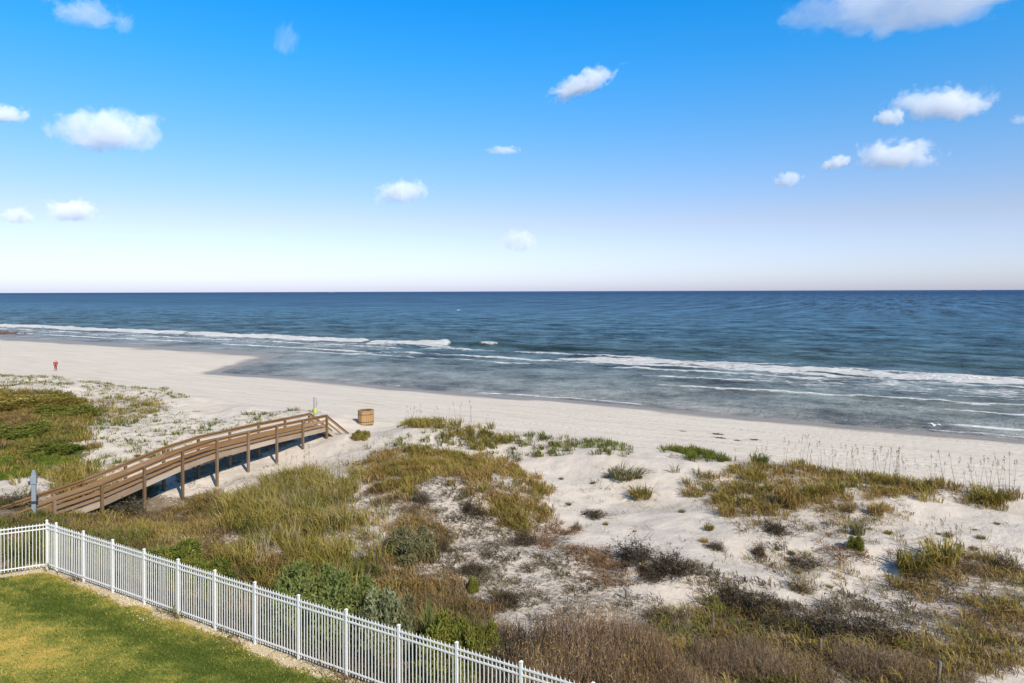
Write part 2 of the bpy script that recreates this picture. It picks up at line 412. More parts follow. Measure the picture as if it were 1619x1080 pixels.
# sea
def sea_material():
    m, nt, out = newmat('sea_water'); g = G(nt)
    tc = g.n('ShaderNodeTexCoord'); o = tc.outputs['Object']
    foam, dep = g.attr('foam'), g.attr('depth')
    sep = g.n('ShaderNodeSeparateXYZ'); g.l(o, sep.inputs[0])
    far = g.smooth(sep.outputs['Y'], 150, 1500)
    chop = g.noise(g.mapping(o, (0.16, 0.5, 1)), 1.0, 6, 0.62, 0.4)
    rip = g.noise(g.mapping(o, (0.9, 2.2, 1)), 1.0, 4, 0.6, 0.3)
    swell = g.noise(g.mapping(o, (0.03, 0.14, 1)), 1.0, 4, 0.5)
    multi = g.noise(g.mapping(o, (0.065, 0.070, 1)), 1.0, 8, 0.78)
    mfar = g.noise(g.mapping(o, (0.085, 0.0075, 1)), 1.0, 7, 0.76)
    fsel = g.smooth(sep.outputs['Y'], 180, 650)
    multi = g.math('ADD', g.math('MULTIPLY', multi, g.math('SUBTRACT', 1.0, fsel)), g.math('MULTIPLY', mfar, fsel))
    deep = g.ramp(dep, [(0.0, (0.29, 0.25, 0.20)), (0.10, (0.215, 0.220, 0.185)), (0.3, (0.115, 0.175, 0.190)), (0.58, (0.080, 0.175, 0.255)), (0.78, (0.038, 0.096, 0.165)), (1.0, (0.013, 0.043, 0.105))])
    k = g.math('ADD', 1.0, g.math('MULTIPLY', g.math('SUBTRACT', multi, 0.5), 6.0))  # colour noise stands in for wave shading and sky reflections
    k = g.math('MINIMUM', g.math('MAXIMUM', k, 0.22), 2.4)
    hsv = g.n('ShaderNodeHueSaturation'); g.l(deep, hsv.inputs['Color']); g.l(k, hsv.inputs['Value'])
    wtr = g.mix(g.math('MULTIPLY', g.attr('body'), 0.85, clamp=True), hsv.outputs[0], (0.030, 0.062, 0.050, 1))  # unbroken wave fronts painted darker, for their weaker sky reflection
    # foam: lacy where thin
    lace = g.noise(g.mapping(o, (0.5, 1.25, 1)), 1.0, 7, 0.75, 1.0)
    vor = g.n('ShaderNodeTexVoronoi', feature='DISTANCE_TO_EDGE'); vor.inputs['Scale'].default_value = 1.0
    g.l(g.mapping(o, (0.42, 0.9, 1)), vor.inputs['Vector'])
    net = g.math('SUBTRACT', 1.0, g.smooth(vor.outputs['Distance'], 0.0, 0.16))
    lacy = g.math('ADD', g.math('MULTIPLY', lace, 0.86), g.math('MULTIPLY', net, 0.14))
    fm = g.smooth(g.math('ADD', g.math('MULTIPLY', foam, 1.25), g.math('SUBTRACT', lacy, 0.86)), 0.0, 0.42)
    col = g.mix(fm, wtr, (0.82, 0.80, 0.76, 1))
    amp = g.math('ADD', 0.5, g.math('MULTIPLY', g.smooth(dep, 0.05, 0.5), 0.5))
    b = g.bump(g.math('MULTIPLY', swell, amp), 3.2, 1.0)
    b = g.bump(g.math('MULTIPLY', multi, amp), 6.0, 1.0, b)
    b = g.bump(g.math('MULTIPLY', chop, amp), 1.2, 1.0, b)
    b = g.bump(g.math('MULTIPLY', rip, g.math('ADD', amp, g.math('MULTIPLY', fm, 0.8))), 0.2, 1.0, b)
    df = g.n('ShaderNodeBsdfDiffuse'); g.l(col, df.inputs['Color']); g.l(b, df.inputs['Normal'])
    gl = g.n('ShaderNodeBsdfGlossy'); gl.inputs['Roughness'].default_value = 0.2; g.l(b, gl.inputs['Normal'])
    gl.inputs['Color'].default_value = (0.92, 0.95, 0.97, 1)
    fr = g.n('ShaderNodeFresnel'); fr.inputs['IOR'].default_value = 1.333; g.l(b, fr.inputs['Normal'])
    # a rough sea mirrors less the farther out and the steeper its unresolved chop
    cap = g.math('SUBTRACT', 0.70, g.math('MULTIPLY', g.smooth(dep, 0.10, 0.62), 0.42))
    fac = g.math('MULTIPLY', g.math('MULTIPLY', fr.outputs[0], cap), g.math('SUBTRACT', 1.0, fm))
    mx = g.n('ShaderNodeMixShader'); g.l(fac, mx.inputs[0]); g.l(df.outputs[0], mx.inputs[1]); g.l(gl.outputs[0], mx.inputs[2])
    g.l(mx.outputs[0], out.inputs[0])
    return m
WATER_Z = -3.0
ta = axis([(-60000, -8000, 13000), (-8000, -1000, 1000), (-1000, -500, 25), (-500, -360, 4), (-360, -180, 1.6), (-180, 60, 0.8), (60, 150, 2.5), (150, 1000, 60), (1000, 8000, 1000), (8000, 60000, 13000)])
sa = axis([(66, 72, 2), (72, 235, 0.45), (235, 420, 1.4), (420, 560, 10), (560, 1000, 40), (1000, 8000, 700), (8000, 70000, 8000)])
TT, SS = np.meshgrid(ta, sa)
def nz1(t, sc, seed): return 2 * (fbm(t / sc, np.full_like(t, seed), 3) - 0.5)
EE = shore_edge(TT)
off = SS - EE
ZW = np.zeros(TT.shape); FO = np.zeros(TT.shape); FC = np.zeros(TT.shape)
near = sstep(0, 12, off) * (1 - sstep(220, 420, SS))
ZW += near * (fbm(TT / 9.0, SS / 3.2, 4) - 0.5) * 0.85 * sstep(4, 50, off) + near * (fbm(TT / 2.6, SS / 1.5, 3) - 0.5) * (0.10 + 0.22 * sstep(5, 45, off))
def breaker(s0, h, w, tlo, thi, fade, foam, fw, seed, wig=2.2, back=0.45):
    c = s0 + wig * nz1(TT, 26, seed) + 0.5 * wig * nz1(TT, 7, seed + 2)
    d = SS - c
    env = sstep(tlo - fade, tlo, TT) * (1 - sstep(thi, thi + fade, TT))
    hh = h * env * (0.72 + 0.5 * fbm(TT / 8.0, TT * 0 + seed, 3))
    prof = np.where(d < 0, np.exp(-(d / (w * 0.62)) ** 2), np.exp(-(d / (w * 1.9)) ** 2))
    z = hh * prof
    f = 0
    if foam:
        patch = sstep(0.18, 0.5, fbm(TT / 11.0, TT * 0 + seed + 5, 3))
        ff = fw * (0.6 + 0.9 * fbm(TT / 5.0, TT * 0 + seed + 9, 3))
        f = foam * env * (0.55 + 0.45 * patch) * np.where(d < 0, np.exp(-(d / ff) ** 2), np.exp(-(d / (ff * back)) ** 2))
    f = f * (0.62 + 0.76 * fbm(TT / 1.7, SS / 0.9 + seed, 3)) if foam else f
    fc = 0 if foam else env * np.exp(-((d + .9) / 1.3) ** 2)
    return z, f, fc
WAVES = [
    # s0, height, width, t range, fade, foam, foam width, seed
    (142.5, 0.80, 1.9, -700, -126, 4, 1.15, 3.4, 1, 1.6, .35),   # long white breaker on the left
    (142.2, 0.60, 1.7, -121, -99, 3, 1.15, 3.0, 3, 1.6, .35),
    (143.5, 0.85, 2.0, -96, -58, 10, 0.0, 1, 1, 1.6, .4),        # its unbroken dark green shoulder
    (143.0, 0.25, 1.0, -88, -85.5, 2.5, .70, .9, 1, 1.6, .4),
    (145.0, 0.60, 2.2, -50, 300, 14, 0.0, 1, 13, 2.2, .4),       # swell on the right
    (122.8, 0.70, 1.5, -44, 300, 22, 1.45, 2.3, 21, 2.0, .5),    # white breaker on the right
    (126.0, 0.34, 1.3, -30, 300, 16, .60, 1.2, 25, 2.6, .7),
    (119.6, 0.14, 1.1, -92, 300, 10, .84, .9, 24, 1.4, .6),      # thin line in front of it
    (116.0, 0.10, 1.0, -40, 300, 14, .72, .8, 26, 2.4, .6),
    (119.0, 0.10, 1.4, -300, -96, 4, .76, 1.1, 27, 1.5, .5),     # thin lines over the left bar
    (130.0, 0.12, 1.4, -300, -104, 4, .70, 1.1, 28, 1.5, .5),
    (113.0, 0.06, 1.2, -118, -60, 8, .70, .9, 29, 1.2, .5),
    (136.0, 0.40, 1.2, -118, -94, 3, .74, 1.2, 31, 1.2, .6),
    (131.0, 0.22, 1.2, -95, -20, 10, .68, 1.0, 33, 2.2, .7),
    (96.5, 0.30, 1.1, -24, 300, 14, .70, .6, 41, 1.6, 1.0),      # small shore wave on the right
    (92.0, 0.16, 1.0, 2, 300, 6, .78, .7, 43, 1.6, 1.0),
    (104.0, 0.12, 1.2, -30, 300, 12, .62, .7, 45, 2.6, 1.0),
    (172.0, 0.45, 3.0, -400, 300, 20, 0, 1, 51, 5, .4),
    (198.0, 0.40, 3.5, -400, 300, 20, 0, 1, 53, 7, .4),
    (158.0, 0.35, 2.4, -110, 300, 20, 0, 1, 55, 5, .4),
]
for a in WAVES:
    z, f, fc = breaker(*a); ZW += z; FO = np.maximum(FO, f); FC = np.maximum(FC, fc * min(1.0, a[1] * 1.25))
lace_zone = sstep(100, 107, SS + 6 * (fbm(TT / 8, SS / 8, 3) - .5)) * (1 - sstep(118, 122, SS)) * sstep(-62, -10, TT)
FO = np.maximum(FO, lace_zone * (0.15 + 0.46 * fbm(TT / 3.2, SS / 1.5, 4)))
lace_left = sstep(118, 124, SS) * (1 - sstep(136, 140, SS)) * (1 - sstep(-105, -95, TT))
FO = np.maximum(FO, lace_left * (0.16 + 0.40 * fbm(TT / 7., SS / 2.2, 4)))
swash = np.exp(-((off - 0.9 - 1.2 * fbm(TT / 4., TT * 0 + 61, 3)) / 0.55) ** 2) * sstep(0.5, 0.62, fbm(TT / 9.0, TT * 0 + 63, 2)) * sstep(-72, -60, TT)
FO = np.maximum(FO, 0.62 * swash)
FO = np.maximum(FO, 0.8 * g2(TT, SS, 8.5, 81.8, 5.0, 0.8))
depth = sstep(0, 1, np.interp(np.where(TT < -112, off + 6, off), [-2, 2, 12, 30, 60, 120, 400, 3000], [0, 0.06, 0.13, 0.2, 0.36, 0.5, 0.72, 1.0]) * 0.9 + 0.05)
depth = np.interp(np.where(TT < -112, off + 4, off), [-2, 2, 12, 30, 60, 120, 400, 3000], [0, 0.05, 0.12, 0.19, 0.36, 0.5, 0.72, 1.0])
FO *= (1 - sstep(230, 300, SS))
ZW += np.clip(FO, 0, 1) * near * (fbm(TT / 1.6, SS / 1.1, 3) - 0.35) * 0.45
me = np_mesh('sea', np.stack([TT, SS, ZW], -1).reshape(-1, 3), grid_faces(len(ta), len(sa)), dict(foam=FO.ravel(), depth=depth.ravel(), body=(FC * (.35 + .9 * fbm(TT / 6.0, SS / 1.5, 3))).ravel()), True, 4)
tag(obj('sea', me, sea_material(), rot=(0, 0, SHORE_ANG), loc=(0, 0, WATER_Z)), kind='structure')

# lawn
FENCE_S = 14.17
CORNER = (-17.9, 26.4)
LDIR = Vector((-0.905, -0.425)).normalized()
def lawn_left(s):
    return -28.35 + (s - 14.2) * 0.71 + 0.45
def lawn_c(X, Y, t, s):
    m = fbm(X * .33 + 40, Y * .33 + 12, 4); c = np.clip((m - .38) * 2.6, 0, 1)
    yel = np.exp(-(((t + 23.0) / 3.0) ** 2 + ((s - 10.5) / 1.25) ** 2)) * .48 + np.exp(-(((t + 28.0) / 1.5) ** 2 + ((s - 12.7) / .7) ** 2)) * .5
    band = -.34 * np.exp(-((s - 12.75) / .17) ** 2) - .18 * sstep(11.6, 12.2, s) * (1 - sstep(13.0, 13.5, s))
    dry = .35 * sstep(13.5, 13.85, s)
    return np.clip(c * .42 + .16 + yel * (.4 + 1.1 * fbm(X * 1.1, Y * 1.1, 3)) + band + dry + .9 * (fbm(X * 3.2, Y * 3.2, 4) - .5), 0, 1)
LAWN = [(0.0, (.07, .095, .018)), (.3, (.145, .165, .032)), (.6, (.28, .25, .055)), (1.0, (.52, .35, .09))]
def lawn_material():
    m, nt, out = newmat('lawn_turf'); g = G(nt)
    tc = g.n('ShaderNodeTexCoord'); o = tc.outputs['Object']
    f = g.noise(o, 9, 4, 0.7)
    c = g.ramp(g.attr('rnd'), LAWN)
    k = g.math('ADD', 0.55, f); h = g.n('ShaderNodeHueSaturation'); g.l(c, h.inputs['Color']); g.l(k, h.inputs['Value'])
    d = g.n('ShaderNodeBsdfDiffuse'); g.l(h.outputs[0], d.inputs['Color']); g.l(g.bump(f, 0.05), d.inputs['Normal'])
    g.l(d.outputs[0], out.inputs[0]); return m
sa = np.linspace(-6, 13.78, 80); q = np.linspace(0, 1, 160)
QQ, SS = np.meshgrid(q, sa)
TL = lawn_left(SS)
TT = TL + (30 - TL) * QQ ** 1.3
edge = sstep(12.6, 13.78, SS)
SS2 = SS + edge * 0.30 * 2 * (fbm(TT / 1.1, TT * 0 + 2, 3) - 0.5)
def lawn_z(t, s): return 0.0 + 0.04 * (fbm(t / 3.0, s / 3.0, 2) - 0.5)
me = np_mesh('lawn', np.stack([TT, SS2, lawn_z(TT, SS2)], -1).reshape(-1, 3), grid_faces(160, 80), dict(rnd=lawn_c(*wxy(TT, SS2), TT, SS2).ravel()), True, 4)
tag(obj('lawn', me, lawn_material(), rot=(0, 0, SHORE_ANG)), kind='structure')
# gravel strip along the fence
gm = simple_mat('shell_gravel_ground', (0.50, 0.40, 0.25), 0.9, 0.35, 18, 0.03)
sa = np.linspace(12.9, 14.35, 12); ta = np.linspace(-31.5, 25, 300)
TT, SS = np.meshgrid(ta, sa)
me = np_mesh('gravel_path', np.stack([TT, SS + 0 * TT, -0.045 + 0.03 * fbm(TT / .3, SS / .3, 3)], -1).reshape(-1, 3), grid_faces(300, 12), None, True, 4)
tag(obj('gravel_path', me, gm, rot=(0, 0, SHORE_ANG)), kind='structure')

# ------------------------------------------------------------------ white fence
M_white = simple_mat('white_powder_coat', (0.62, 0.60, 0.56), 0.42, 0.12, 5, 0.0, spec=0.5)
fence = thing('picket_fence', 'white metal picket fence with two top rails between lawn and dunes', 'fence')
PANEL = 1.826
post_me = MB().box(-.032, .032, -.032, .032, -0.1, 1.83).mesh('post'); post_me.materials.append(M_white)
cap = MB(); cap.add([(-.04, -.04, 1.83), (.04, -.04, 1.83), (.04, .04, 1.83), (-.04, .04, 1.83), (-.04, -.04, 1.85), (.04, -.04, 1.85), (.04, .04, 1.85), (-.04, .04, 1.85), (0, 0, 1.885)],
                    [(3, 2, 1, 0), (0, 1, 5, 4), (1, 2, 6, 5), (2, 3, 7, 6), (3, 0, 4, 7), (4, 5, 8), (5, 6, 8), (6, 7, 8), (7, 4, 8)])
cap_me = cap.mesh('post_cap'); cap_me.materials.append(M_white)
pk = MB(); w = .0098
pk.add([(-w, -w, .07), (w, -w, .07), (w, w, .07), (-w, w, .07), (-w, -w, 1.72), (w, -w, 1.72), (w, w, 1.72), (-w, w, 1.72), (0, -w * .6, 1.78), (0, w * .6, 1.78)],
       [(3, 2, 1, 0), (0, 1, 5, 4), (1, 2, 6, 5), (2, 3, 7, 6), (3, 0, 4, 7), (4, 5, 8), (6, 7, 9), (5, 6, 9, 8), (7, 4, 8, 9)])
pk_me = pk.mesh('picket'); pk_me.materials.append(M_white)
rails = {}
def rail_mesh(L):
    k = round(L, 3)
    if k not in rails:
        rails[k] = MB().box(.036, L - .036, -.019, .019, -.019, .019).mesh('rail'); rails[k].materials.append(M_white)
    return rails[k]
def fence_run(P0, d, L, n_pk, first=True):
    d = Vector(d).normalized(); rz = math.atan2(d.y, d.x)
    P0 = Vector(P0)
    for zz in (1.685, 1.535, .17):
        obj('rail', rail_mesh(L), parent=fence, loc=(P0.x, P0.y, zz), rot=(0, 0, rz))
    for i in range(n_pk):
        q = P0 + d * L * (i + 1) / (n_pk + 1)
        obj('picket', pk_me, parent=fence, loc=(q.x, q.y, random.uniform(-.006, .006)), rot=(random.gauss(0, .003), random.gauss(0, .003), rz))
def fence_post(P, rz):
    p = obj('post', post_me, parent=fence, loc=(P[0], P[1], 0), rot=(0, 0, rz)); obj('post_cap', cap_me, parent=p)
d0 = Vector((-.873, .4877))
start = Vector((.187, 16.13))
frz = math.atan2(d0.y, d0.x)
N0, N1 = -4, 11
for k in range(N0, N1 + 1):
    P = start + d0 * PANEL * k
    fence_post(P, frz)
    if k < N1: fence_run(P, d0, PANEL, 15)
Pl = start + d0 * PANEL * N1
C = Pl + d0 * 0.66
fence_run(Pl, d0, 0.66, 5)
fence_post(C, frz)
for k in range(4):
    P = C + LDIR * 1.55 * (k + 1)
    fence_run(C + LDIR * 1.55 * k, LDIR, 1.55, 13)
    fence_post(P, math.atan2(LDIR.y, LDIR.x))

# ------------------------------------------------------------------ boardwalk
def wood_mat(name, col, var=.25, grey=(.30, .27, .24), gfac=.5):
    m, nt, out = newmat(name); g = G(nt)
    tc = g.n('ShaderNodeTexCoord'); oi = g.n('ShaderNodeObjectInfo')
    v = g.n('ShaderNodeVectorMath', operation='ADD'); g.l(tc.outputs['Object'], v.inputs[0]); g.l(oi.outputs['Random'], v.inputs[1])
    n = g.noise(g.mapping(v.outputs[0], (1.2, 14, 14)), 2.0, 5, 0.65); n2 = g.noise(v.outputs[0], 1.2, 3)
    f = g.math('MULTIPLY', g.smooth(g.math('ADD', g.math('MULTIPLY', n2, .7), g.math('MULTIPLY', oi.outputs['Random'], .35)), .3, .75), gfac)
    c = g.mix(f, (*col, 1), (*grey, 1))
    k = g.math('MULTIPLY', g.math('ADD', 1 - var, g.math('MULTIPLY', n, 2 * var)), g.math('ADD', .82, g.math('MULTIPLY', oi.outputs['Random'], .36)))
    h = g.n('ShaderNodeHueSaturation'); g.l(c, h.inputs['Color']); g.l(k, h.inputs['Value'])
    p = g.n('ShaderNodeBsdfPrincipled'); g.l(h.outputs[0], p.inputs['Base Color']); p.inputs['Roughness'].default_value = .85
    p.inputs['Specular IOR Level'].default_value = .2
    g.l(g.bump(n, .006), p.inputs['Normal']); g.l(p.outputs[0], out.inputs[0]); return m
M_rail = wood_mat('weathered_rail_wood', (.225, .115, .042), .4, (.18, .13, .085), .6)
M_post = wood_mat('weathered_post_wood', (.15, .09, .045), .35, (.18, .14, .10), .6)
M_deck = wood_mat('weathered_deck_wood', (.22, .135, .075), .35, (.25, .19, .135), .6)
M_str = wood_mat('grey_stringer_wood', (.26, .18, .115), .3, (.32, .27, .215), .7)
STEP, WID = 2.51, 1.75
A0 = Vector((-14.74, 54.0)); BD = Vector((NX, NY)); SIDE = Vector((-UX, -UY))      # SIDE points to the far rail
deck_k = [0, 1, 2, 3, 4, 5, 6, 7, 8, 9, 10, 11, 12]
deck_z = [-.12, -.10, -.06, -.08, -.10, -.34, -.78, -1.22, -1.46, -1.74, -1.98, -2.1, -2.15]
def dz(k): return float(np.interp(k, deck_k, deck_z))
def bp(k, side): return A0 - BD * STEP * k + SIDE * (WID * side)
walk = thing('boardwalk', 'weathered brown timber boardwalk with handrails climbing over the dune to the beach', 'boardwalk', (A0.x, A0.y, 0), 0)
base = Vector((A0.x, A0.y, 0))
def beam(name, P, Q, w, h, mat, roll_up=(0, 0, 1)):          # bar from P to Q, w across, h in height; its own local frame
    P, Q = Vector(P), Vector(Q); d = Q - P; L = d.length; d.normalize()
    sd = Vector(roll_up).cross(d).normalized(); up = d.cross(sd)
    me_ = MB().box(0, L, -w / 2, w / 2, -h / 2, h / 2).mesh(name); me_.materials.append(mat)
    o = obj(name, me_, parent=walk)
    M = Matrix((d, sd, up)).transposed().to_4x4(); M.translation = P - base
    o.matrix_local = M
    return o
RAIL_H = 0.98
KN = 11
for side in (0, 1):
    so = -1 if side == 0 else 1
    for k in range(0, KN + 1):
        p = bp(k, side); top = dz(k) + RAIL_H - .02
        gz = hz(p.x, p.y)
        q = p + SIDE * (so * .075)
        beam('post', (q.x, q.y, min(gz, dz(k)) - .5), (q.x, q.y, top + .03), .15, .15, M_post, (BD.x, BD.y, 0))
    for k in range(KN):
        p, q = bp(k, side), bp(k + 1, side)
        z0, z1 = dz(k), dz(k + 1)
        c = SIDE * (so * .0)
        beam('handrail', (p.x, p.y, z0 + RAIL_H), (q.x, q.y, z1 + RAIL_H), .22, .045, M_rail)
        ii = SIDE * (-so * .012)
        beam('top_rail', (p.x + ii.x, p.y + ii.y, z0 + RAIL_H - .10), (q.x + ii.x, q.y + ii.y, z1 + RAIL_H - .115), .042, .18, M_rail)
        beam('middle_rail', (p.x + ii.x, p.y + ii.y, z0 + .50), (q.x + ii.x, q.y + ii.y, z1 + .52), .042, .20, M_rail)
        beam('lower_rail', (p.x + ii.x, p.y + ii.y, z0 + .20), (q.x + ii.x, q.y + ii.y, z1 + .20), .042, .14, M_rail)
        oo = SIDE * (-so * .02)
        beam('stringer', (p.x + oo.x, p.y + oo.y, z0 - .17), (q.x + oo.x, q.y + oo.y, z1 - .19), .05, .31, M_str)
# deck planks
plank_me = MB().box(-.068, .068, -WID / 2 + .02, WID / 2 - .02, -.019, .019).mesh('deck_plank'); plank_me.materials.append(M_deck)
npl = int(KN * STEP / .147)
for i in range(npl):
    k = (i + .5) * .147 / STEP
    p = bp(k, .5); sl = (dz(k - .1 if k > .1 else 0) - dz(k + .1)) / (.2 * STEP) if k > .1 else 0
    obj('deck_plank', plank_me, parent=walk, loc=(p.x - base.x, p.y - base.y, dz(k) - .012 + random.uniform(-.003, .003)), rot=(0, -math.atan(sl), math.atan2(BD.y, BD.x)))
for k in range(0, KN + 1):      # cross joists
    p, q = bp(k, .04), bp(k, .96)
    beam('joist', (p.x, p.y, dz(k) - .19), (q.x, q.y, dz(k) - .19), .045, .2, M_post)
# stairs down to the sand
NST = 10; RUN = 2.45; DROP = 1.85
for i in range(NST):
    d_ = (i + .5) * RUN / NST
    p = A0 + BD * d_ + SIDE * (WID * .5)
    me_ = plank_me if False else None
    a, b = A0 + BD * d_ + SIDE * (WID * .04), A0 + BD * d_ + SIDE * (WID * .96)
    beam('stair_tread', (a.x, a.y, dz(0) - (i + 1) * DROP / (NST + 1)), (b.x, b.y, dz(0) - (i + 1) * DROP / (NST + 1)), .25, .04, M_deck)
for side in (0, 1):
    so = -1 if side == 0 else 1
    p = A0 + SIDE * (WID * side); q = p + BD * RUN
    z0 = dz(0)
    beam('stair_stringer', (p.x, p.y, z0 - .16), (q.x, q.y, z0 - DROP - .12), .05, .26, M_str)
    beam('stair_handrail', (p.x, p.y, z0 + RAIL_H), (q.x, q.y, z0 + RAIL_H - DROP), .16, .045, M_rail)
    beam('stair_rail', (p.x, p.y, z0 + RAIL_H - .12), (q.x, q.y, z0 + RAIL_H - .12 - DROP), .04, .14, M_rail)
    beam('stair_rail', (p.x, p.y, z0 + .45), (q.x, q.y, z0 + .45 - DROP), .04, .14, M_rail)
    q2 = q + SIDE * (so * .075)
    beam('post', (q2.x, q2.y, hz(q2.x, q2.y) - .4), (q2.x, q2.y, z0 + RAIL_H - DROP - .02), .115, .115, M_post, (BD.x, BD.y, 0))

# ------------------------------------------------------------------ posts, can, person, small things
M_pile = wood_mat('silver_pile_wood', (.25, .235, .205), .25, (.31, .30, .275), .7)
M_band = simple_mat('yellow_green_band', (.42, .46, .10), .6, .15, 6)
x, y = 809.5, 0
P = A0 + BD * 1.1 + SIDE * (WID + .55)
gzp = hz(P.x, P.y)
pole = thing('timber_pole', 'tall grey timber pole at the top of the beach stairs', 'pole', (P.x, P.y, gzp))
obj('shaft', MB().lathe([(.145, -.4), (.14, .5), (.13, 1.95 - gzp - .02), (.115, 1.95 - gzp)], 14).mesh('shaft'), M_pile, pole)
obj('band', MB().lathe([(.15, .62 - gzp), (.165, .64 - gzp), (.165, 1.0 - gzp), (.15, 1.02 - gzp)], 14).mesh('band'), M_band, pole)
o = MB().box(.125, .17, -.09, .09, 1.25 - gzp, 1.62 - gzp).mesh('plate'); obj('plate', bevel(o, .01), M_pile, pole)

a_, b_ = ray(52, 812)
P = bp(8.42, -.12); gzp = hz(P.x, P.y)
M_gpost = simple_mat('blue_grey_plastic', (.20, .225, .24), .5, .22, 4, stretch=(3, 3, .7))
M_dark = simple_mat('dark_metal', (.035, .04, .05), .5, .1, 5)
gp = thing('shower_post', 'pale blue grey post with a box head beside the lower boardwalk', 'post', (P.x, P.y, gzp), .35)
ht = 1.28 - gzp
obj('column', bevel(MB().box(-.10, .10, -.085, .085, -.3, ht - .02).mesh('column'), .012), M_gpost, gp)
obj('head', bevel(MB().box(-.15, .13, -.13, .13, ht - .62, ht - .18).mesh('head'), .02), M_gpost, gp)
obj('cap', bevel(MB().box(-.07, .07, -.07, .07, ht - .02, ht + .10).mesh('cap'), .01), M_gpost, gp)
obj('valve', MB().lathe([(.05, 0), (.06, .03), (.06, .16), (.03, .2)], 10, (-.17, -.09, ht - .62)).mesh('valve'), M_dark, gp)
obj('clamp', bevel(MB().box(-.13, .13, -.12, .12, ht - 1.62, ht - 1.48).mesh('clamp'), .01), M_dark, gp)

# slatted litter bin on the beach
M_cedar = wood_mat('cedar_slat_wood', (.34, .19, .07), .3, (.33, .235, .13), .55)
bx_, by_, bz_ = at(578, 670)
bin_ = thing('litter_bin', 'round orange brown wooden slatted litter bin standing alone on the sand', 'litter bin', (bx_, by_, bz_))
R_, HT = .70, 1.17
slat_me = MB().frame_box((0, 0, HT / 2 + .02), (.0, .098, 0), (.016, 0, 0), (0, 0, HT / 2)).mesh('slat'); slat_me.materials.append(M_cedar)
NS = 21
for i in range(NS):
    an = 2 * math.pi * i / NS
    obj('slat', slat_me, parent=bin_, loc=(R_ * math.cos(an), R_ * math.sin(an), random.uniform(-.012, .012)), rot=(0, random.gauss(0, .008), an))
M_dplast = simple_mat('dark_bin_plastic', (.05, .045, .04), .6, .1, 4)
obj('liner', MB().lathe([(R_ - .05, .02), (R_ - .05, HT - .1), (R_ - .12, HT - .1), (R_ - .14, .2)], 24).mesh('liner'), M_dplast, bin_)
def ring(r0, r1, z0, z1, n=32):
    m = MB(); vs = []
    for i in range(n):
        a = 2 * math.pi * i / n; c, s_ = math.cos(a), math.sin(a)
        vs += [(r0 * c, r0 * s_, z0), (r1 * c, r1 * s_, z0), (r1 * c, r1 * s_, z1), (r0 * c, r0 * s_, z1)]
    fs = []
    for i in range(n):
        j = (i + 1) % n
        for e in range(4):
            f_ = (e + 1) % 4; fs.append((4 * i + e, 4 * j + e, 4 * j + f_, 4 * i + f_))
    return m.add(vs, fs)
obj('rim', ring(R_ - .16, R_ + .05, HT + .035, HT + .085).mesh('rim'), M_cedar, bin_)
for z_ in (.22, .88): obj('hoop', ring(R_ + .018, R_ + .028, z_, z_ + .05).mesh('hoop'), M_dark, bin_)

# person in red, far along the beach
def skin_obj(name, joints, edges, mat, parent, lvl=2):
    me_ = bpy.data.meshes.new(name)
    me_.from_pydata([j[:3] for j in joints], edges, []); me_.update(); me_.materials.append(mat)
    o = obj(name, me_, parent=parent)
    md = o.modifiers.new('skin', 'SKIN'); md.use_smooth_shade = True
    for i, j in enumerate(joints):
        sv = me_.skin_vertices[0].data[i]; sv.radius = (j[3], j[4] if len(j) > 4 else j[3]); sv.use_root = (i == 0)
    sb = o.modifiers.new('sub', 'SUBSURF'); sb.levels = lvl; sb.render_levels = lvl
    return o
M_skin = simple_mat('skin', (.45, .27, .19), .55, .06, 6)
M_red = simple_mat('red_cotton', (.27, .03, .024), .85, .12, 9, .004)
M_red2 = simple_mat('dark_red_cotton', (.2, .025, .022), .85, .12, 9, .004)
M_shoe = simple_mat('dark_shoe', (.03, .03, .035), .6, .1, 9)
M_hair = simple_mat('dark_red_hood', (.26, .04, .035), .8, .2, 12)
px_, py_, pz_ = at(87.5, 586)
man = thing('person', 'distant person in a red hooded top and red trousers walking on the beach', 'person', (px_, py_, pz_), .35)
skin_obj('body', [(0, 0, .95, .13, .1), (0, 0, 1.15, .13, .1), (0, 0, 1.38, .16, .1), (0, 0, 1.5, .06), (0, -.01, 1.58, .075), (0, -.02, 1.68, .1), (0, 0, 1.77, .06),
                  (.1, 0, .88, .085), (.11, -.06, .5, .06), (.11, .04, .1, .042), (.11, -.09, .04, .035),
                  (-.1, 0, .88, .085), (-.11, .05, .5, .06), (-.11, .17, .13, .042), (-.11, .06, .04, .035),
                  (.2, 0, 1.42, .06), (.27, .03, 1.15, .042), (.27, -.06, .92, .032), (.27, -.1, .82, .03),
                  (-.2, 0, 1.42, .06), (-.27, .0, 1.15, .042), (-.26, -.1, .93, .032), (-.26, -.13, .83, .03)],
         [(0, 1), (1, 2), (2, 3), (3, 4), (4, 5), (5, 6), (0, 7), (7, 8), (8, 9), (9, 10), (0, 11), (11, 12), (12, 13), (13, 14), (2, 15), (15, 16), (16, 17), (17, 18), (2, 19), (19, 20), (20, 21), (21, 22)], M_skin, man)
skin_obj('jacket', [(0, 0, .88, .19, .15), (0, 0, 1.15, .18, .14), (0, 0, 1.38, .2, .14), (0, .01, 1.5, .11), (.22, 0, 1.41, .085), (.29, .03, 1.15, .066), (.28, -.06, .93, .055), (-.22, 0, 1.41, .085), (-.29, 0, 1.15, .066), (-.27, -.1, .94, .055)],
         [(0, 1), (1, 2), (2, 3), (2, 4), (4, 5), (5, 6), (2, 7), (7, 8), (8, 9)], M_red, man)
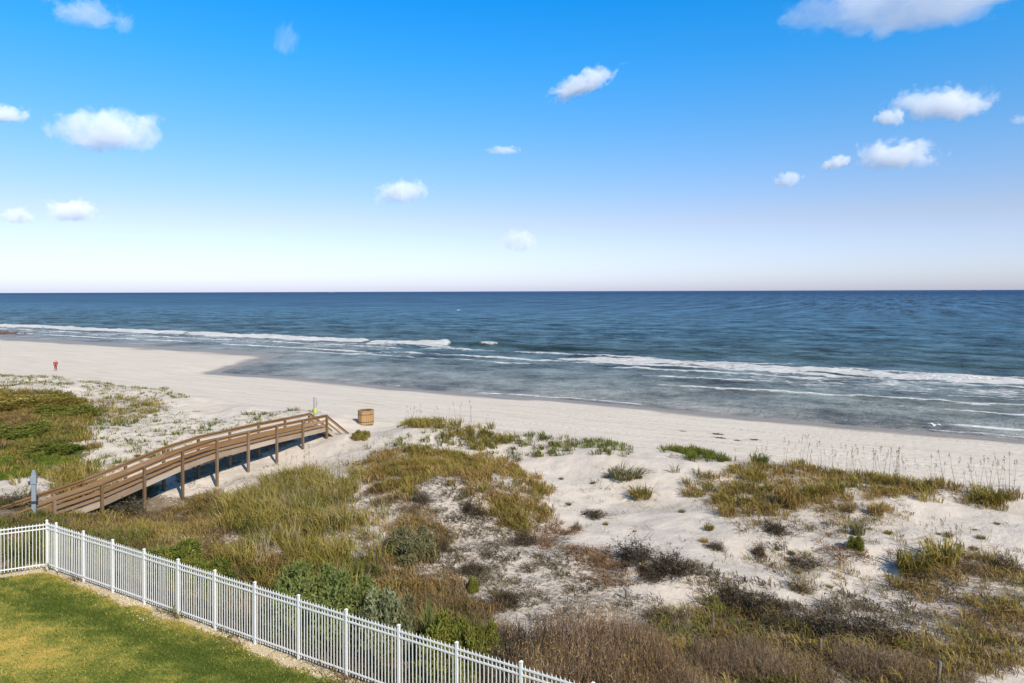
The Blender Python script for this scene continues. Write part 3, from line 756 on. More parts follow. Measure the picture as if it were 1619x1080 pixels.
skin_obj('trousers', [(0, 0, .92, .16, .13), (.1, 0, .86, .115), (.115, -.06, .5, .085), (.115, .03, .2, .07), (-.1, 0, .86, .115), (-.115, .05, .5, .085), (-.115, .14, .24, .07)],
         [(0, 1), (1, 2), (2, 3), (0, 4), (4, 5), (5, 6)], M_red2, man)
skin_obj('hood', [(0, .03, 1.55, .1), (0, .03, 1.68, .122), (0, .03, 1.77, .08)], [(0, 1), (1, 2)], M_hair, man)
skin_obj('shoe', [(.115, .07, .05, .05), (.115, -.02, .05, .055), (.115, -.13, .04, .045)], [(0, 1), (1, 2)], M_shoe, man)
skin_obj('shoe', [(-.115, .17, .06, .05), (-.115, .08, .05, .055), (-.115, -.03, .04, .045)], [(0, 1), (1, 2)], M_shoe, man)

# low reddish rocks at the far left waterline
M_rock = simple_mat('rust_brown_rock', (.13, .062, .045), .85, .4, 1.5, .08)
rk = []
import bmesh
for v in range(5):
    bm = bmesh.new(); bmesh.ops.create_icosphere(bm, subdivisions=2, radius=1)
    for q in bm.verts:
        n_ = float(fbm(np.array(q.co.x * 1.3 + v * 7 + 20), np.array(q.co.y * 1.3 + q.co.z * 2 + 20), 3)); q.co *= .65 + .7 * n_
    me_ = bpy.data.meshes.new('rock'); bm.to_mesh(me_); bm.free(); me_.materials.append(M_rock); rk.append(me_)
ax_, ay_, az_ = at(-45, 528); ex_, ey_, ez_ = at(72, 528.5)
for i in range(46):
    q = (i + random.random()) / 46; q = q ** 1.15
    sz = (1.5 * (1 - q) + .35) * random.uniform(.6, 1.2)
    X, Y = ax_ + (ex_ - ax_) * q + random.gauss(0, .5), ay_ + (ey_ - ay_) * q + random.gauss(0, 1.0)
    o = obj('rock', rk[i % 5], loc=(X, Y, hz(X, Y) + sz * .12), rot=(random.random() * .5, random.random() * .5, random.random() * 6), scale=(sz * 1.3, sz, sz * .45))
    tag(o, 'low reddish brown rock in the line at the far left waterline', 'rock', 'reddish rocks at the far left waterline')

# ships on the horizon
M_hull = simple_mat('blue_grey_hull', (.10, .13, .17), .6, .1, .05)
M_sup = simple_mat('grey_superstructure', (.30, .34, .38), .6, .1, .05)
def ship(px, D, L, label, heading):
    X = (px - CX) / F * D
    r = thing('cargo_ship', label, 'ship', (X, D, WATER_Z), heading, None)
    m = MB(); h = L * .085; w_ = L * .08
    pts = [(-.5, .8), (-.46, 1), (.36, 1), (.46, .6), (.5, 0)]
    ring_ = [(x_ * L, y_ * w_) for x_, y_ in pts] + [(x_ * L, -y_ * w_) for x_, y_ in pts[::-1][1:]]
    n_ = len(ring_)
    vs = [(x_ * .96, y_ * .8, -.5) for x_, y_ in ring_] + [(x_, y_, h * (1.25 if x_ > .4 * L else 1)) for x_, y_ in ring_]
    m.add(vs, [tuple(range(n_ - 1, -1, -1)), tuple(range(n_, 2 * n_))] + [(i, (i + 1) % n_, n_ + (i + 1) % n_, n_ + i) for i in range(n_)])
    obj('hull', m.mesh('hull'), M_hull, r)
    obj('deckhouse', MB().box(-.44 * L, -.32 * L, -w_ * .8, w_ * .8, h, h + L * .10).box(-.40 * L, -.34 * L, -w_, w_, h + L * .10, h + L * .125).mesh('deckhouse'), M_sup, r)
    obj('funnel', MB().lathe([(L * .018, h + L * .10), (L * .015, h + L * .165)], 10, (-.42 * L, 0, 0)).mesh('funnel'), M_hull, r)
    for q in (-.2, .02, .24): obj('crane', MB().box(q * L - L * .006, q * L + L * .006, -L * .006, L * .006, h, h + L * .09).mesh('crane'), M_sup, r)
ship(524, 9500, 78, 'tiny grey cargo ship on the horizon, the one left of centre', .15)
ship(1547, 9800, 70, 'tiny grey cargo ship on the horizon at the right edge', math.pi + .1)

# gulls
M_gull = simple_mat('white_feathers', (.78, .78, .77), .7, .06, 6)
def gull(X, Y, Z, label, rz, sc=1.0):
    r = thing('seagull', label, 'seagull', (X, Y, Z), rz); r.scale = (sc,) * 3
    skin_obj('body', [(0, .24, .0, .02), (0, .1, 0, .06), (0, -.08, .01, .075), (0, -.2, .05, .045), (0, -.28, .06, .04), (0, -.34, .05, .012)], [(0, 1), (1, 2), (2, 3), (3, 4), (4, 5)], M_gull, r, 1)
    for s_ in (1, -1):
        m = MB()
        up = [(s_ * .03, -.12, .03), (s_ * .3, -.17, .22), (s_ * .68, .03, .14), (s_ * .28, .03, .19), (s_ * .03, .1, .03)]
        lo = [(a, b, c - .015) for a, b, c in up]
        m.add(up + lo, [(0, 1, 2, 3, 4), (9, 8, 7, 6, 5)] + [(i, 5 + i, 5 + (i + 1) % 5, (i + 1) % 5) for i in range(5)])
        obj('wing', m.mesh('wing'), M_gull, r)
D = 155.0; a_, b_ = ray(724, 491); gull(a_ * D, D, CAM_Z - b_ * D, 'white seagull flying low over the open sea beyond the breakers', .7, 1.15)
D = 66.0; a_, b_ = ray(1477, 673); gull(a_ * D, D, CAM_Z - b_ * D, 'white seagull flying over the swash at the right', 2.2, .95)

# stakes in the dune
M_stake = wood_mat('dark_stake_wood', (.13, .09, .06), .3, (.2, .17, .14), .6)
for (sx, sy, hpx, lab) in ((989, 948, 14, 'short dark wooden stake below the rust brown strip of ground cover'),
                           (1126, 1000, 30, 'thin dark wooden stake standing between the dry thicket and the dark shrubs'),
                           (1295, 1040, 27, 'dark wooden stake below the largest dark brown shrub'),
                           (1481, 1080, 32, 'dark wooden stake at the bottom edge beside the olive grass')):
    X, Y, Z = at(sx, sy); h_ = hpx * Y / F * 1.1
    me_ = MB().lathe([(.05, -.2), (.048, h_ * .9), (.035, h_)], 8).mesh('stake')
    tag(obj('stake', me_, M_stake, loc=(X, Y, Z), rot=(random.gauss(0, .05), random.gauss(0, .05), 0)), lab, 'stake')

# ------------------------------------------------------------------ grasses: blades as geometry
def blades(P, nb, h, hv, spread, lean, width, seg=2, leanv=.5):
    """P: (n,3) tuft bases; returns V,T,rnd"""
    n = len(P)
    if n == 0: return np.zeros((0, 3)), np.zeros((0, 3), int), np.zeros(0)
    B = np.repeat(P, nb, 0); tr = np.repeat(RNG.random(n), nb); ths = np.repeat(1 + hv * (RNG.random(n) * 2 - 1), nb)
    m = len(B); a = RNG.random(m) * 2 * np.pi; r = spread * np.sqrt(RNG.random(m))
    B = B + np.stack([r * np.cos(a), r * np.sin(a), np.full(m, -.02)], -1)
    hh = h * ths * (.55 + .6 * RNG.random(m))
    la = a + RNG.normal(0, .9, m); L = hh * lean * (1 - leanv + 2 * leanv * RNG.random(m))
    D = np.stack([np.cos(la) - .45, np.sin(la) + .12, np.zeros(m)], -1)
    wa = RNG.random(m) * np.pi; Wv = np.stack([np.cos(wa), np.sin(wa), np.zeros(m)], -1) * (width * (.6 + .8 * RNG.random(m)))[:, None]
    up = np.array([0, 0, 1.])
    tip = B + D * L[:, None] + up * (hh * np.sqrt(np.maximum(.05, 1 - np.minimum(.9, (L / hh) ** 2))))[:, None]
    rnd = np.clip(.65 * tr + .35 * RNG.random(m), 0, 1)
    if seg == 1:
        V = np.stack([B - Wv, B + Wv, tip], 1); T = np.arange(3 * m).reshape(m, 3); k = 3
    else:
        mid = B + D * (L * .32)[:, None] + up * (hh * .62)[:, None]
        V = np.stack([B - Wv * .8, B + Wv * .8, mid - Wv, mid + Wv, tip], 1)
        o = (np.arange(m) * 5)[:, None, None]
        T = (np.array([[0, 1, 3], [0, 3, 2], [2, 3, 4]])[None] + o).reshape(-1, 3); k = 5
    return V.reshape(-1, 3), T, np.repeat(rnd, k)
def scatter(Pw, dens, edge=.8, thr=0.0, cl=.8, seed=0.0):
    lo, hi = Pw.min(0) - 1, Pw.max(0) + 1
    n = int(dens * np.prod(hi - lo))
    X = lo[0] + (hi[0] - lo[0]) * RNG.random(n); Y = lo[1] + (hi[1] - lo[1]) * RNG.random(n)
    wx, wy = warp(X, Y, edge * 1.25)
    wx = wx + RNG.normal(0, edge * .5, n); wy = wy + RNG.normal(0, edge * .5, n)
    k = inside(Pw, wx, wy)
    if thr > 0: k &= fbm(X * cl + seed, Y * cl + 3.7, 4) > thr * (.75 + .5 * RNG.random(n))
    t_, s_ = ts(X, Y); k &= ~((t_ > -41.2) & (t_ < -38.9) & (s_ < 44))
    X, Y = X[k], Y[k]
    return np.stack([X, Y, H(X, Y)], -1)
FZ2 = np.array([wxy(t_, s_) for t_, s_ in ((-46, 8), (-31.5, 8), (-28.8, 14.6), (-28.8, 19), (-46, 19))])
FZ = np.array([wxy(t_, s_) for t_, s_ in ((-29, 14.5), (6, 14.5), (6, 18.5), (-29, 18.0))])
class Stuff:
    def __init__(s, name, mat): s.name, s.mat, s.V, s.T, s.R, s.n = name, mat, [], [], [], 0
    def add(s, v):
        V, T, R = v
        s.V.append(V); s.T.append(T + s.n); s.R.append(R); s.n += len(V); return s
    def build(s, label=None, cat=None):
        V = np.concatenate(s.V)
        me = np_mesh(s.name, V, np.concatenate(s.T), dict(rnd=np.concatenate(s.R)))
        return tag(obj(s.name, me, s.mat), label, cat, None, 'stuff')
OLIVE = [(0.0, (.10, .095, .02)), (.35, (.19, .155, .034)), (.65, (.31, .235, .06)), (1.0, (.48, .37, .15))]
GOLD = [(0.0, (.13, .095, .026)), (.35, (.235, .155, .045)), (.7, (.36, .24, .08)), (1.0, (.50, .38, .18))]
GREEN = [(0.0, (.06, .08, .016)), (.4, (.115, .135, .024)), (.75, (.20, .19, .045)), (1.0, (.33, .28, .10))]
CREEP = [(0.0, (.055, .085, .014)), (.5, (.12, .155, .02)), (1.0, (.23, .22, .045))]
BROWN = [(0.0, (.075, .05, .026)), (.4, (.17, .115, .06)), (.75, (.30, .21, .115)), (1.0, (.46, .35, .22))]
RUST = [(0.0, (.13, .065, .03)), (.5, (.24, .13, .06)), (1.0, (.38, .25, .14))]
STRAW = [(0.0, (.2, .16, .085)), (.5, (.34, .28, .16)), (1.0, (.52, .46, .32))]
M_ol, M_go, M_gr, M_cr, M_br, M_ru, M_st = [blade_mat(n, s_, .3) for n, s_ in (('olive_blades', OLIVE), ('gold_blades', GOLD), ('green_blades', GREEN), ('creeper_leaves', CREEP), ('brown_blades', BROWN), ('rust_blades', RUST), ('straw_blades', STRAW))]

ol = Stuff('dune_grass', M_ol)
ol.add(blades(scatter(PW['tall_olive'], 8, 1.0, .46, .5), 24, .95, .4, .28, .55, .013))
ol.add(blades(scatter(PW['mound_crest'], 7, .5, .40, .7), 22, .65, .3, .25, .6, .016))
ol.add(blades(scatter(PW['ridge_gold'], 4, .8, .49, .7), 20, .6, .3, .25, .65, .014))
ol.add(blades(scatter(PW['crest_right'], 4.4, .6, .43, .7), 22, .62, .3, .25, .6, .015))
ol.add(blades(scatter(PW['right_low'], 4.0, .9, .48, .55), 22, .48, .4, .25, .65, .012))
ol.add(blades(scatter(PW['left_olive'], 7, .8, .35), 20, .8, .3, .3, .6, .017))
ol.add(blades(scatter(PW['left_band'], 2.6, .8, .46), 14, .5, .3, .3, .7, .018))
ol.add(blades(scatter(PW['left_hill'], 2.5, .8, .45, .3), 20, .6, .3, .35, .7, .02))
ol.add(blades(scatter(PW['bottom_mix'], 4, .8, .5, .6, 11), 18, .5, .4, .25, .75, .012))
ol.add(blades(scatter(PW['left_mix'], 4, .8, .52, .6, 5), 18, .5, .4, .28, .75, .013))
ol.build('olive green dune grass in thick tufts', 'grass')
go = Stuff('golden_grass', M_go)
go.add(blades(scatter(PW['ridge_gold'], 8, .8, .475, .7, 8), 20, .5, .35, .26, .75, .014))
go.add(blades(scatter(PW['crest_right'], 5.5, .6, .42, .7, 8), 20, .52, .3, .26, .75, .015))
go.add(blades(scatter(PW['crest_spots'], 5, .5, .42, .8), 18, .45, .3, .24, .75, .014))
go.add(blades(scatter(PW['crest_spots_b'], 5, .4, .42, .8), 18, .4, .3, .24, .75, .014))
go.add(blades(scatter(PW['right_low'], 5, .9, .47, .55, 8), 18, .45, .4, .26, .8, .012))
go.add(blades(scatter(PW['left_mix'], 6, .8, .49, .6, 8), 18, .4, .4, .26, .85, .012))
go.add(blades(scatter(PW['mid_low'], 7, .8, .44, .6, 8), 18, .5, .4, .26, .75, .012))
go.add(blades(scatter(PW['tall_olive'], 4, .9, .46, .6, 8), 16, .6, .4, .3, .7, .012))
go.add(blades(scatter(PW['left_hill'], 3.4, .8, .50, .3, 18), 20, .6, .3, .35, .7, .02))
go.add(blades(scatter(PW['bottom_mix'], 4, .8, .46, .6, 15), 16, .42, .4, .26, .8, .011))
go.add(blades(scatter(PW['corner_mix'], 5, .8, .49, .6, 38), 18, .30, .4, .26, .85, .013))
go.add(blades(scatter(PW['thick_back'], 6, .8, .49, .6, 38), 18, .5, .4, .26, .8, .012))
go.add(blades(scatter(PW['sand_scrub'], 2.2, .6, .50, 1.0, 85), 14, .34, .6, .25, .9, .012))
go.add(blades(scatter(PW['sand_scrub_b'], 2.5, .6, .50, 1.0, 85), 14, .3, .6, .25, .9, .012))
go.add(blades(scatter(PW['left_creeper'], 2.2, .7, .48, .5, 5), 16, .45, .4, .28, .7, .018))
go.build('golden brown dune grass over the dune ridges', 'grass')
gr = Stuff('green_grass', M_gr)
gr.add(blades(scatter(PW['crest_green'], 7, .5, .42, 1.0), 22, .5, .3, .24, .55, .017))
gr.add(blades(scatter(PW['mid_band'], 4.5, .6, .42, 1.1), 16, .42, .3, .2, .65, .016))
gr.add(blades(scatter(PW['left_slope'], 1.5, .8, .50, .5), 16, .4, .3, .25, .7, .02))
gr.add(blades(scatter(PW['left_hill'], 4.0, .8, .42, .35, 4), 20, .5, .3, .4, .8, .022))
gr.add(blades(scatter(PW['left_rows'], .9, .6, .45, .9), 12, .30, .3, .22, .5, .022))
gr.add(blades(scatter(PW['fence_back'], 4, .6, .45, .6), 18, .5, .4, .25, .8, .012))
gr.add(blades(scatter(PW['tall_olive'], 3, .9, .48, .5, 21), 20, .8, .3, .28, .55, .013))
gr.add(blades(scatter(PW['bottom_mix'], 2.5, .8, .5, .5, 31), 18, .42, .4, .25, .75, .011))
gr.add(blades(scatter(PW['corner_mix'], 3, .8, .46, .6, 48), 18, .30, .4, .26, .85, .014))
gr.add(blades(scatter(FZ2, 7, .3, .40, .6, 43), 20, .5, .4, .28, .8, .013))
gr.add(blades(scatter(FZ, 4, .4, .45, .6, 43), 18, .5, .4, .28, .8, .012))
gr.add(blades(scatter(PW['left_slope'], 3.5, .8, .45, 1.4, 7), 9, .22, .3, .2, 1.0, .03, 1))
gr.build('fresh green dune grass', 'grass')
cr = Stuff('creeper', M_cr)
cr.add(blades(scatter(PW['left_creeper'], 26, .7, .34, .5), 16, .24, .3, .3, 1.0, .045, 1))
cr.build('bright green creeping ground cover on the left dune', 'ground cover')
br = Stuff('dry_undergrowth', M_br)
br.add(blades(scatter(PW['bottom_mix'], 9, .8, .42, .6), 16, .38, .4, .28, .95, .010))
br.add(blades(scatter(PW['mid_low'], 8, .8, .42, .6), 16, .36, .4, .28, .95, .010))
br.add(blades(scatter(PW['fence_back'], 9, .6, .40, .6, 9), 16, .38, .4, .28, .95, .011))
br.add(blades(scatter(PW['left_mix'], 6, .8, .44, .6, 19), 16, .34, .4, .28, .95, .012))
br.add(blades(scatter(PW['right_low'], 4.5, .9, .48, .6, 19), 16, .34, .4, .28, .95, .011))
br.add(blades(scatter(SPECK, 10, .7, .46, 1.3, 3), 12, .22, .4, .22, 1.2, .009, 1))
br.add(blades(scatter(SPECK2, 6, .7, .48, 1.1, 3), 12, .24, .4, .22, 1.2, .009, 1))
br.add(blades(scatter(PW['left_hill'], 3, .8, .45, .35, 24), 18, .45, .3, .4, .8, .02))
br.add(blades(scatter(PW['corner_mix'], 8, .8, .40, .6, 29), 16, .26, .4, .28, .9, .013))
br.add(blades(scatter(PW['thick_back'], 9, .8, .38, .6, 29), 16, .4, .4, .28, .9, .011))
br.add(blades(scatter(FZ2, 9, .3, .36, .6, 33), 16, .42, .4, .28, .9, .012))
br.add(blades(scatter(FZ, 10, .4, .36, .6, 33), 16, .42, .4, .28, .9, .011))
br.build('dry brown undergrowth between the tufts', 'undergrowth')
ru = Stuff('rust_ground_cover', M_ru)
ru.add(blades(scatter(PW['rust_strip'], 16, .7, .36, .8), 16, .24, .3, .26, .95, .011))
ru.add(blades(scatter(PW['rust_pink'], 15, .5, .38, .8), 16, .2, .3, .24, .95, .011))
ru.add(blades(scatter(PW['ridge_gold'], 2.5, .7, .52, .5, 44), 16, .4, .3, .26, .8, .013))
ru.add(blades(scatter(PW['left_orange'], 5, .8, .36, .4, 44), 22, .6, .3, .35, .75, .02))
ru.add(blades(scatter(PW['mid_low'], 3, .7, .5, .5, 44), 16, .4, .3, .26, .8, .011))
ru.add(blades(scatter(PW['rust_pink'], 10, .5, .36, .8, 5), 16, .24, .3, .26, .95, .012))
ru.add(blades(scatter(PW['right_low'], 2.5, .8, .5, .5, 64), 16, .3, .4, .26, .95, .011))
ru.build('rust brown low ground cover', 'ground cover')
stw = Stuff('dead_straw', M_st)
stw.add(blades(scatter(SPECK, 10, .8, .45, 1.1, 13), 10, .2, .4, .25, 1.3, .008, 1))
stw.add(blades(scatter(SPECK2, 5, .8, .47, 1.1, 13), 10, .2, .4, .25, 1.3, .008, 1))
stw.add(blades(scatter(SPECK3, 6, .8, .45, 1.1, 13), 10, .24, .4, .25, 1.1, .011, 1))
stw.add(blades(scatter(PW['left_sparse'], 5, .8, .45, .9, 13), 12, .34, .4, .25, .9, .011, 1))
stw.add(blades(scatter(PW['right_low'], 3, .8, .5, .6, 53), 14, .4, .4, .25, .8, .01, 1))
stw.add(blades(scatter(PW['left_rows'], 1.0, .6, .45, .6, 53), 12, .32, .3, .22, .5, .02, 1))
stw.add(blades(scatter(PW['left_slope'], 1.2, .8, .46, .6, 53), 12, .3, .3, .22, .9, .018, 1))
stw.add(blades(scatter(PW['stair_mound'], 2.2, .5, .3, .8, 53), 5, .55, .3, .15, .2, .009, 1))
stw.add(blades(scatter(PW['left_mix'], 4, .8, .46, .7, 53), 12, .3, .4, .25, 1.0, .010, 1))
stw.add(blades(scatter(PW['tall_olive'], 3, .8, .5, .6, 53), 10, .9, .4, .25, .5, .009))
stw.add(blades(scatter(PW['bottom_mix'], 3, .8, .5, .6, 63), 12, .34, .4, .25, .9, .009, 1))
for P_ in OPEN0: stw.add(blades(scatter(P_, .9, .8, .50, .9, 95), 6, .3, .6, .28, 1.0, .008))
stw.add(blades(scatter(PW['sand_scrub'], 3, .6, .47, 1.0, 87), 10, .3, .6, .25, 1.0, .009))
stw.add(blades(scatter(PW['sand_scrub_b'], 3, .6, .47, 1.0, 87), 10, .3, .6, .25, 1.0, .009))
stw.build('pale dead straw scattered over the sand', 'dead grass')

DK = [(0.0, (.045, .034, .02)), (.4, (.11, .085, .052)), (.75, (.2, .16, .095)), (1.0, (.32, .26, .17))]
dk = Stuff('dark_weeds', blade_mat('dark_weed_twigs', DK, .2))
dk.add(blades(scatter(SPECK, 9, .9, .44, 1.2, 73), 16, .22, .5, .24, 1.3, .013))
dk.add(blades(scatter(SPECK2, 9, .9, .40, 1.0, 73), 18, .28, .5, .26, 1.2, .013))
dk.add(blades(scatter(SPECK3, 2.5, .8, .5, 1.2, 73), 14, .2, .5, .22, 1.1, .014))
dk.add(blades(scatter(PW['bottom_mix'], 4, .8, .47, .5, 73), 18, .34, .5, .28, 1.1, .012))
dk.add(blades(scatter(PW['right_low'], 2.5, .8, .52, .5, 73), 16, .3, .5, .28, 1.1, .012))
dk.add(blades(scatter(PW['left_slope'], 2.2, .8, .46, 1.5, 77), 9, .2, .5, .2, 1.0, .03, 1))
dk.add(blades(scatter(PW['left_rows'], .8, .6, .46, .9, 77), 9, .28, .4, .18, .6, .024, 1))
dk.add(blades(scatter(PW['left_hill'], 2.0, .8, .5, .35, 77), 18, .5, .4, .4, .9, .02))
dk.add(blades(scatter(PW['mid_band'], 1.5, .6, .46, 1.1, 77), 12, .32, .4, .2, .7, .014))
dk.add(blades(scatter(PW['left_mix'], 3, .8, .5, .7, 79), 16, .3, .5, .28, 1.1, .012))
dk.add(blades(scatter(PW['corner_mix'], 4, .8, .45, .7, 79), 16, .26, .5, .28, 1.1, .013))
for P_ in OPEN0: dk.add(blades(scatter(P_, .9, .8, .50, .9, 91), 8, .24, .6, .28, 1.3, .009))
dk.add(blades(scatter(PW['sand_scrub'], 3, .6, .49, 1.0, 81), 14, .3, .6, .25, 1.1, .012))
dk.add(blades(scatter(PW['sand_scrub_b'], 3.5, .6, .49, 1.0, 81), 14, .28, .6, .25, 1.1, .012))
dk.build('dark dry weeds and twigs speckling the dune sand', 'weeds')

# lawn blades and gravel
def lawn_blades():
    n = 300000
    q = RNG.random(n); s = 13.95 - 9.0 * RNG.random(n) ** 1.25
    t = lawn_left(s) - .1 + q * 27
    X, Y = wxy(t, s)
    k = (X > -23) & (X < 1) & (Y > 14) & (s < 13.8 + .3 * 2 * (fbm(t / 1.1, t * 0 + 2, 3) - .5) + .08 * RNG.normal(size=n))
    X, Y, t, s = X[k], Y[k], t[k], s[k]
    P = np.stack([X, Y, lawn_z(t, s) + .01], -1)
    V, T, R = blades(P, 1, .075, .5, .02, .9, .014, 1)
    c = np.clip(lawn_c(X, Y, t, s) + .30 * RNG.normal(size=len(X)), 0, 1)
    return V, T, np.repeat(c, 3)
m, nt, out = newmat('lawn_blades'); g = G(nt)
c_ = g.ramp(g.attr('rnd'), LAWN); d_ = g.n('ShaderNodeBsdfDiffuse'); g.l(c_, d_.inputs['Color'])
t_ = g.n('ShaderNodeBsdfTranslucent'); g.l(c_, t_.inputs['Color']); ms = g.n('ShaderNodeMixShader'); ms.inputs[0].default_value = .3
g.l(d_.outputs[0], ms.inputs[1]); g.l(t_.outputs[0], ms.inputs[2]); g.l(ms.outputs[0], out.inputs[0])
lw = Stuff('lawn_grass', m); lw.add(lawn_blades()); lw.build('short mown green lawn grass with dry yellow patches', 'grass')

n = 5200
t = -29.5 + 31 * RNG.random(n); s = 13.45 + .85 * RNG.random(n)
X, Y = wxy(t, s); r = .012 + .03 * RNG.random(n) ** 2
octv = np.array([(1, 0, 0), (0, 1, 0), (-1, 0, 0), (0, -1, 0), (0, 0, .7), (0, 0, -.7)])
octf = np.array([(0, 1, 4), (1, 2, 4), (2, 3, 4), (3, 0, 4), (1, 0, 5), (2, 1, 5), (3, 2, 5), (0, 3, 5)])
V = octv[None] * r[:, None, None] * (.6 + .8 * RNG.random((n, 6, 1))) + np.stack([X, Y, -.02 + 0 * X], -1)[:, None]
T = octf[None] + (np.arange(n) * 6)[:, None, None]
PEB = [(0.0, (.28, .20, .11)), (.5, (.52, .41, .25)), (1.0, (.68, .60, .46))]
pb = Stuff('gravel', blade_mat('shell_pebbles', PEB, 0.0)); pb.add((V.reshape(-1, 3), T.reshape(-1, 3), np.repeat(RNG.random(n), 6)))
pb.build('pale shell gravel along the foot of the fence', 'gravel')

# ------------------------------------------------------------------ shrubs: each one a thing
def thin_tris(A, B, w):
    A, B = np.asarray(A), np.asarray(B); m = len(A)
    d = B - A; r = RNG.normal(size=(m, 3)); c = np.cross(d, r); c /= np.linalg.norm(c, axis=1)[:, None] + 1e-9
    w = np.broadcast_to(np.asarray(w, float), (m,))[:, None]
    V = np.stack([A - c * w, A + c * w, B], 1).reshape(-1, 3)
    return V, np.arange(3 * m).reshape(m, 3), np.repeat(RNG.random(m), 3)
def cat_(*L):
    V, T, R, o = [], [], [], 0
    for v, t, r in L: V.append(v); T.append(t + o); R.append(r); o += len(v)
    return np.concatenate(V), np.concatenate(T), np.concatenate(R)
def dome(n, lo=.35):
    d = RNG.normal(size=(n, 3)); d[:, 2] = np.abs(d[:, 2]); d /= np.linalg.norm(d, axis=1)[:, None]
    a = np.arctan2(d[:, 1], d[:, 0]); rad = .78 + .3 * np.sin(a * 3 + RNG.random() * 6) * .5 + .22 * np.sin(a * 5 + RNG.random() * 6) * .6
    rr = (lo + (1 - lo) * RNG.random(n) ** .5)
    return d * (rr * rad)[:, None]
def twiggy(seed, nm=150, side=10, leaf=650):
    tips = dome(nm, .6); an = np.arctan2(tips[:, 1], tips[:, 0]); irr = .5 + .95 * vnoise(np.cos(an) * 1.7 + seed * 9 + 30, np.sin(an) * 1.7 + seed * 5 + 30); tips = tips * irr[:, None]
    rn = RNG.random(nm) < .22; tips[rn] *= np.array([1.5, 1.5, .3]); A = RNG.normal(0, .16, (nm, 3)); A[:, 2] = -.03
    kn = A + (tips - A) * .5 + RNG.normal(0, .05, (nm, 3))
    S1 = thin_tris(A, kn, .012); S2 = thin_tris(kn, tips, .009)
    i = np.repeat(np.arange(nm), side); q = RNG.random(nm * side)[:, None]
    st = kn[i] + (tips[i] - kn[i]) * q; en = st + RNG.normal(0, .12, st.shape) + (tips[i] - A[i]) * .08
    en[:, 2] = np.maximum(en[:, 2], .01)
    S3 = thin_tris(st, en, .007)
    j = RNG.integers(0, len(en), leaf); p = en[j] + RNG.normal(0, .03, (leaf, 3)); q = p + RNG.normal(0, .05, (leaf, 3))
    return cat_(S1, S2, S3), thin_tris(p, q, .016)
def leafy(seed, nm=50, leaf=15000, size=.058, clumps=80):
    C = dome(clumps, .5); A = np.zeros((clumps, 3)); A[:, :2] = RNG.normal(0, .1, (clumps, 2))
    S = cat_(thin_tris(A, C, .016), thin_tris(C * .5, C + RNG.normal(0, .1, C.shape), .009))
    j = RNG.integers(0, clumps, leaf); d = RNG.normal(0, 1, (leaf, 3)); d /= np.linalg.norm(d, axis=1)[:, None]
    rs = (.14 + .15 * RNG.random(clumps))[j]
    p = C[j] + d * (rs * RNG.random(leaf) ** .4)[:, None]; p[:, 2] = np.maximum(p[:, 2], .02)
    q = p + (d * .6 + RNG.normal(0, .7, (leaf, 3)) + np.array([0, 0, .35])) * size
    V, T, R = thin_tris(p, q, size * .42)
    return S, (V, T, np.clip(.5 * R + .5 * np.repeat(RNG.random(clumps)[j], 3), 0, 1))
def broom(seed, nm=420):
    A = np.zeros((nm, 3)); a = RNG.random(nm) * 6.283; r = .8 * np.sqrt(RNG.random(nm)); A[:, 0] = r * np.cos(a); A[:, 1] = r * np.sin(a); A[:, 2] = -.03
    h = (.6 + .4 * RNG.random(nm)) * (1 - .35 * r ** 2)
    B = A + np.stack([A[:, 0] * .3 + RNG.normal(0, .12, nm), A[:, 1] * .3 + RNG.normal(0, .12, nm), h], -1)
    i = np.repeat(np.arange(nm), 4); q = (.35 + .6 * RNG.random(nm * 4))[:, None]
    st = A[i] + (B[i] - A[i]) * q; en = st + np.stack([RNG.normal(0, .09, nm * 4), RNG.normal(0, .09, nm * 4), .10 + .2 * RNG.random(nm * 4)], -1)
    j = RNG.integers(0, len(en), 900); p = en[j]; qq = p + RNG.normal(0, .035, (900, 3)) + np.array([0, 0, .03])
    return cat_(thin_tris(A, B, .009), thin_tris(st, en, .006)), thin_tris(p, qq, .010)
def spiky(seed, n=130):
    A = np.zeros((n, 3)); A[:, 2] = .45 * RNG.random(n); a = RNG.random(n) * 6.283; e = .2 + 1.2 * RNG.random(n); L = .45 + .25 * RNG.random(n)
    B = A + np.stack([np.cos(a) * np.cos(e) * L, np.sin(a) * np.cos(e) * L, np.sin(e) * L * .95], -1)
    S = thin_tris(np.zeros((6, 3)), np.tile([[0, 0, .55]], (6, 1)) + RNG.normal(0, .03, (6, 3)), .05)
    return S, thin_tris(A, B, .035)
SHRUB_GREEN = [(0.0, (.075, .095, .028)), (.45, (.15, .175, .05)), (.8, (.24, .25, .085)), (1.0, (.36, .35, .15))]
SHRUB_GREY = [(0.0, (.09, .10, .05)), (.45, (.17, .18, .085)), (.8, (.27, .27, .14)), (1.0, (.4, .38, .22))]
SHRUB_LIME = [(0.0, (.07, .08, .014)), (.45, (.135, .145, .024)), (.8, (.22, .21, .045)), (1.0, (.32, .28, .09))]
DARK = [(0.0, (.03, .021, .013)), (.5, (.085, .062, .039)), (1.0, (.23, .18, .12))]
OLGREY = [(0.0, (.07, .065, .03)), (.5, (.155, .14, .065)), (1.0, (.28, .25, .13))]
THICK = [(0.0, (.10, .06, .034)), (.45, (.22, .145, .085)), (.8, (.36, .25, .155)), (1.0, (.5, .39, .27))]
MATS = {k: blade_mat(k, v, .25) for k, v in dict(shrub_green=SHRUB_GREEN, shrub_grey=SHRUB_GREY, shrub_lime=SHRUB_LIME, shrub_dark=DARK, shrub_olive_grey=OLGREY, shrub_thicket=THICK, shrub_rust=RUST, shrub_golden=GOLD, shrub_olive=OLIVE, shrub_grass=GREEN).items()}
